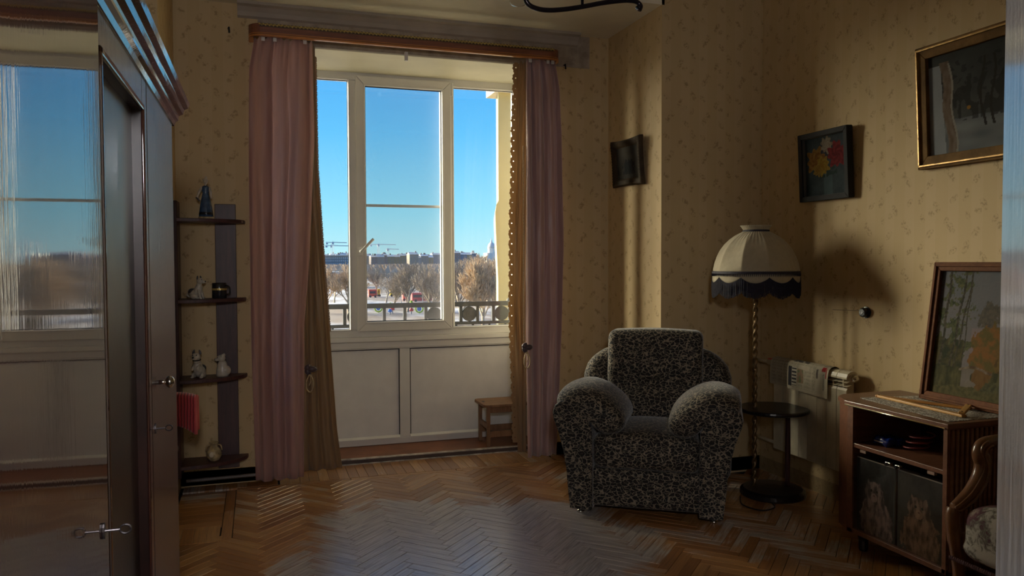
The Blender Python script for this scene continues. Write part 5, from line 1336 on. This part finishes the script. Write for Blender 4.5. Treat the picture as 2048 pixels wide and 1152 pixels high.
def birch(u, v):
    c = mixt((.055, .060, .058), (.13, .14, .135), .45+.55*nz(u, v, 2.2, 3)+.3*nz(u, v, 9, 5)+(.35-v)*.6)
    if v < .34+.05*nz(u, 0, 5, 1): c = mixt((.14, .16, .18), (.30, .32, .34), .5+.7*nz(u, v*2, 5, 7))
    if .30 < v < .72 and nz(u*2.2, v*.7, 9, 11) > .02 and u > .2: c = mixt(c, (.025, .022, .022), .75)
    for k, tx_ in enumerate((.44, .52, .63, .74, .86, .93)):
        if abs(u-tx_-.02*math.sin(v*9+k)) < .010 and .22 < v < .88: c = (.035, .028, .026)
    if .55 < v < .9 and nz(u, v, 22, 13) > .25: c = mixt(c, (.03, .028, .03), .7)
    if u < .10+.04*(1-v) and v < .90: c = mixt((.34, .37, .42), (.46, .49, .54), .5+.5*nz(u, v, 6, 2))
    tc_ = .135+.06*(1-v)+.012*math.sin(v*11)
    if abs(u-tc_) < .040 and v < .92: c = mixt((.17, .11, .075), (.30, .24, .19), .5+.8*nz(u*3, v, 12, 9))
    if 0 < u-tc_-.026 < .016 and v < .9: c = (.40, .37, .33)
    if ((u-.33)/.015)**2+((v-.42)/.02)**2 < 1: c = (.45, .22, .03)
    return c
def autumn(u, v):
    n1, n2, n3 = fb(u, v, 5, 2), fb(u, v, 13, 5), fb(u, v, 30, 9)
    c = mixt((.27, .23, .23), (.20, .21, .24), v+.3*n1)
    if .36 < u < .50 and .30 < v < .55: c = mixt(c, (.36, .25, .26), .6)
    if ((u-.53)/.12)**2+((v-.66)/.11)**2+.9*n2 < .9: c = mixt((.11, .10, .085), (.17, .14, .11), .5+n3)
    h = .60-.55*abs(u-.52)+.10*n1
    if v < h+.05*n2 and u > .38+.06*n1: c = mixt((.30, .13, .03), (.16, .12, .03), .5+1.3*n2+.6*n3)
    if u > .66+.10*n1 and v < .86+.15*n2 and (n2+.4*n3 > -.10 or v < .5): c = mixt((.13, .075, .02), (.24, .15, .035), .45+n3)
    if u > .72 and v > .7 and n2+n3 > .15: c = mixt((.26, .12, .03), (.15, .08, .025), .5+n3)
    k = n2+.5*n3+.25*n1
    if u < .40 and k > .02+max(0, u-.22)*2.2 and v > .24: c = mixt((.055, .075, .035), (.17, .17, .075), .4+n3)
    if u < .30 and v < .42+.1*n1: c = mixt((.04, .05, .025), (.14, .11, .04), .4+n2)
    for tx_, s_, w_ in ((.08, .03, .012), (.185, .10, .011), (.225, .13, .008), (.30, .02, .006)):
        if abs(u-tx_-s_*(v-.25)-.006*math.sin(v*17)) < w_ and .22 < v < .99: c = mixt((.05, .045, .03), (.12, .10, .07), .4+n3*2)
    if abs(u-.87-.01*math.sin(v*8)) < .008 and .10 < v < .92: c = (.30, .22, .12) if v < .45 else (.10, .065, .025)
    if v < .235+.02*n1:
        c = mixt((.05, .055, .022), (.15, .13, .05), .45+fb(u*2.2, v*.8, 9, 3))
        if .31 < u < .41+.05*n2: c = mixt(c, (.36, .30, .29), .7-2.2*abs(v-.15))
        elif .41 < u < .58+.05*n2: c = mixt(c, (.30, .12, .025), .55)
        if u > .48+.1*n1 and v < .17-.16*abs(u-.72): c = mixt((.06, .065, .03), (.15, .135, .06), .5+n3)
        if v < .07+.03*n1: c = mixt((.09, .085, .03), (.17, .14, .055), .5+n3)
    if abs(v-.228-.018*math.sin((u-.32)*16)) < .009+.004*n3 and .28 < u < .60: c = mixt((.34, .27, .20), (.13, .07, .04), .5+n2)
    return c
def smalldark(u, v):
    c = mixt((.05, .047, .04), (.11, .10, .085), .5+.9*nz(u, v, 3, 2)+(v-.5)*.5)
    if .22 < u < .8 and v < .5 and nz(u*1.5, v*.6, 10, 3) > -.05: c = mixt(c, (.018, .022, .03), .85)
    for tx_ in (.42, .55, .66):
        if ((u-tx_)/.07)**2+((v-.36)/.24)**2 < 1+.3*nz(u, v, 20, 2): c = (.015, .02, .028)
    if v < .14: c = mixt(c, (.09, .085, .075), .6)
    return c
BLKF = mat('black_box_frame', (.010, .011, .015), .75, var=.2); OLDF = wood('old_carved_frame', (.022, .014, .008), (.06, .038, .018), .65, spec=.2)
GILT = wood('aged_gilt_frame', (.10, .052, .012), (.22, .12, .035), .65, spec=.15); GILT2 = mat('gilt_bead', (.42, .24, .07), .3, metal=.4, var=.2, vs=40)
BRF = wood('chestnut_frame', (.10, .036, .016), (.17, .066, .027), .65, (3, 3, 3), spec=.15)
picture('painting', 'small dark painting with figures in a carved old frame on the bay wall', (XR-.008, 4.845, 1.915), .44, .325, 4.5, .055, .035, OLDF, smalldark, carved=True, roll=1.5)
picture('painting', 'still life of red, yellow and white flowers in a black box frame', (XRW-.008, 3.775, 1.755), .415, .405, 3.0, .03, .042, BLKF, flowers, steps=((.024, .008, .030, mat('grey_slip', (.12, .12, .12), .7)),))
picture('painting', 'large winter birch landscape in a gilt frame high on the wall', (XRW-.008, 2.70, 1.853), .80, .60, 3.0, .062, .03, GILT, birch, steps=((.012, .010, .042, GILT2), (.046, .012, .026, GILT2)))
pt_ = picture('painting', 'autumn forest river landscape in a chestnut frame leaning on the wall above the cabinet', (3.068, 2.650, CT+.003), .62, .665, -7.5, .042, .026, BRF, autumn, steps=((.010, .012, .034, BRF),))
# nails and a bare hole in the wall
for nm, lab, x, z in (('wall_nail', 'rusty nail in the wall beyond the right end of the pelmet', 2.10, 2.800), ('wall_nail', 'dark nail stub in the wall left of the pelmet', -.155, 2.86)):
    tag(MB().tube([(x, YW+.004, z), (x+.004, YW-.02, z+.004), (x+.006, YW-.024, z-.03)], .006, 6).build(nm, PBK), lab, 'nail')
# ------------------------------------------------------------------ carved armchair with a floral cover at the right
WARM = wood('honey_carved_wood', (.12, .05, .022), (.21, .095, .042), .3, (3, 3, 3), 7, .3)
m, n, b_, o_ = nodes('floral_tapestry'); v = coords(n, 'Object'); vo = N(n, 'ShaderNodeTexVoronoi'); vo.inputs['Scale'].default_value = 9.5; L(n, v, vo.inputs['Vector'])
pet = tex(n, v, 32, 4, .6, 1.5)
fl = ramp(n, mth(n, 'ADD', vo.outputs['Distance'], mth(n, 'MULTIPLY', mth(n, 'SUBTRACT', pet, .5), .8)), [(.10, (.30, .24, .19)), (.22, (.13, .045, .06)), (.36, (.09, .032, .045)), (.46, (.16, .15, .12)), (.58, (.42, .38, .33))])
L(n, fl, b_.inputs['Base Color']); b_.inputs['Roughness'].default_value = .85; bump(n, b_, tex(n, v, 350, 2), .4, .002); FLOR = m
fc_ = thing('carved_armchair', 'carved wooden armchair under a floral tapestry cover beside the open door', 'armchair', (2.80, 1.95, 0))
for y in (2.27, 1.63):
    pth = bez([(2.515, y, .452), (2.545, y, .466), (2.60, y, .505), (2.645, y, .565), (2.655, y, .615), (2.640, y, .655), (2.655, y, .685), (2.72, y, .698), (2.86, y, .70), (3.05, y, .72)], 7)
    a_ = MB().tube(pth, [.020+.010*math.sin(min(1, i/len(pth)*1.3)*math.pi) for i in range(len(pth))], 12, True, 1.15).build('arm', WARM, fc_, smooth=True)
    MB().tube([Vector(p)+Vector((-.016, -.022, .010)) for p in pth[:46]], .006, 6).build('carved_bead', WARM, a_, smooth=True)
    MB().tube([Vector(p)+Vector((-.004, -.030, -.004)) for p in pth[:46]], .004, 6).build('carved_bead', WARM, a_, smooth=True)
    MB().tube(bez([(2.515, y, .452), (2.508, y, .41), (2.525, y, .30), (2.545, y, .18), (2.525, y, .06), (2.51, y, 0)], 5), [.026]*10+[.022]*10+[.017]*5+[.02], 10).build('leg', WARM, fc_, smooth=True)
    MB().tube([(3.06, y, 0), (3.06, y, .45), (3.10, y, 1.0)], .022, 8).build('leg', WARM, fc_, smooth=True)
MB().box((2.53, 1.63, .30), (3.06, 2.27, .36)).build('seat_frame', WARM, fc_, bevel=.008)
def cov(p):
    x, y, z = p
    if z > .42: z += .022*max(0, 1-((x-2.78)/.30)**2)*max(0, 1-((y-1.95)/.32)**2)
    if z < .34: x -= .018*(.40-z)/.1*(1 if x < 2.7 else -1); y += .010*math.sin(x*40)*(1 if y > 1.95 else -1)
    return (x+.003*noise.noise((x*12, y*12, z*12)), y, z)
cv_ = soft((2.500, 1.655, .275), (3.06, 2.245, .475), .07, cov, 12).build('floral_cover', FLOR, fc_, smooth=True)
def cord_loop():
    b = MB(); pts = [(2.482, 2.25), (2.482, 1.65)]
    K = 70
    for k in range(K):
        y = 2.255-.61*k/K; b.ell((2.484, y, .272), (.007, .0065, .009), 7, 5)
    for k in range(60):
        x = 2.49+.55*k/60; b.ell((x, 1.648, .272), (.0065, .007, .009), 7, 5)
    return b
o = cord_loop().build('bobble_trim', mat('plum_trim', (.12, .055, .06), .8), cv_, smooth=True); o['kind'] = 'stuff'
soft((3.02, 1.66, .44), (3.12, 2.24, 1.02), .045).build('backrest', FLOR, fc_, smooth=True)
# ------------------------------------------------------------------ little stool in the niche
STW = wood('scuffed_stool_wood', (.17, .085, .04), (.30, .16, .08), .5, (3, 3, .6), 12)
stl = thing('wooden_stool', 'small scuffed wooden stool on the brown step by the gold curtain', 'stool', (1.73, 5.565, .035))
sx0, sx1, sy0, sy1, sz = 1.555, 1.905, 5.42, 5.72, .352
cr = .04; tp = []
for cx_, cy_, a0 in ((sx1-cr, sy1-cr, 0), (sx0+cr, sy1-cr, 90), (sx0+cr, sy0+cr, 180), (sx1-cr, sy0+cr, 270)):
    for k in range(6): tp.append((cx_+cr*math.cos(R(a0+18*k)), cy_+cr*math.sin(R(a0+18*k))))
seat = MB().prism(tp, .020, 'z', sz-.020).build('seat', STW, stl, bevel=.004)
MB().box((1.583, 5.555, sz-.004), (1.60, 5.60, sz+.0006)).build('grip_slot', PBK, seat)
for x in (1.585, 1.862):
    for y in (5.450, 5.672):
        MB().box((x, y, .0355), (x+.026, y+.024, sz-.02)).build('leg', STW, stl, bevel=.003)
for x in (1.589, 1.866): MB().box((x, 5.474, .165), (x+.016, 5.672, .205)).build('rail', STW, stl, bevel=.002)
for y in (5.455, 5.676): MB().box((1.611, y, .105), (1.862, y+.016, .150)).build('rail', STW, stl, bevel=.002)
for y in (5.455, 5.676): MB().box((1.611, y, .285), (1.862, y+.016, .330)).build('apron', STW, stl, bevel=.002)
# ------------------------------------------------------------------ chandelier
CHR = mat('dark_bronze', (.028, .022, .026), .22, metal=.6, var=.2); CRY = glass('clear_lamp_glass', (.92, .93, .92), 1.0)
cx_, cy_ = 1.118, 2.60
chd = thing('chandelier', 'dark bronze chandelier with a scrolled arm and glass cup under the ceiling', 'chandelier', (cx_, cy_, 2.28))
MB().lathe([(.06, 3.35), (.06, 3.33), (.025, 3.30), (.010, 3.28), (.010, 2.46), (.02, 2.45), (.028, 2.42), (.02, 2.39), (.006, 2.37), (.005, 2.318)], 18, (cx_, cy_, 0)).build('stem', CHR, chd, smooth=True)
P = [(.905, cy_, 2.345), (.903, cy_, 2.318), (.918, cy_, 2.297), (.955, cy_, 2.287), (1.0, cy_, 2.288), (1.06, cy_, 2.298), (1.119, cy_, 2.312), (1.19, cy_, 2.331), (1.25, cy_, 2.344), (1.30, cy_, 2.352), (1.335, cy_, 2.350), (1.348, cy_, 2.338), (1.341, cy_, 2.325)]
pth = bez(P, 6)
MB().tube(pth, [.0085 if i < len(pth)-10 else .0085+.0006*(i-len(pth)+10) for i in range(len(pth))], 10).build('scroll_arm', CHR, chd, smooth=True)
def cup(x, y, z, par, s_=1):
    MB().lathe([(.008*s_, 0), (.022*s_, .004), (.030*s_, .02), (.026*s_, .03), (.03*s_, .035)], 16, (x, y, z)).build('bobeche', CHR, par, smooth=True)
    MB().lathe([(.024*s_, .03), (.045*s_, .05), (.058*s_, .09), (.056*s_, .14), (.066*s_, .17), (.064*s_, .17), (.054*s_, .14), (.055*s_, .09), (.043*s_, .052), (.02*s_, .033)], 24, (x, y, z)).build('glass_cup', CRY, par, smooth=True)
cup(.925, cy_+.02, 2.330, chd)
MB().lathe([(.002, 2.297), (.026, 2.306), (.032, 2.322), (.024, 2.335)], 16, (.885, cy_+.03, 0)).build('glass_dish', CRY, chd, smooth=True)
for a_ in (40, 140, 215, 325):
    d = Vector((math.cos(R(a_)), math.sin(R(a_)), 0)); c = Vector((cx_, cy_-.0, 2.45))
    pp_ = bez([c, c+d*.10+Vector((0, 0, -.02)), c+d*.20+Vector((0, 0, .02)), c+d*.24+Vector((0, 0, .10))], 6)
    if d.y < .3 or True: MB().tube(pp_, .008, 8).build('upper_arm', CHR, chd, smooth=True)
    e = pp_[-1]; cup(e.x, e.y, e.z, chd)
# ------------------------------------------------------------------ unseen glowing globe outside the doorway, added as fill light for the room
FILL_I = 5.4
gx, gy, gz, gr = -.02, -.56, 1.93, .13
hl = thing('fill_globe', 'added glowing globe giving fill light from behind the doorway', 'fill light', (gx, gy, gz-gr))
m, n, b_, o_ = nodes('fill_globe_glow'); n.nodes.remove(b_); em = N(n, 'ShaderNodeEmission'); em.inputs[0].default_value = (.98, .97, 1, 1); em.inputs[1].default_value = FILL_I/(math.pi*gr*gr); L(n, em.outputs[0], o_.inputs[0])
MB().ell((gx, gy, gz), (gr, gr, gr), 24, 16).build('globe', m, hl, smooth=True)
MB().lathe([(.035, gz+gr-.006), (.04, gz+gr+.01), (.03, gz+gr+.04), (.006, gz+gr+.05), (.005, 2.66), (.05, 2.665), (.05, 2.70)], 16, (gx, gy, 0)).build('cord_and_cap', CHR, hl)
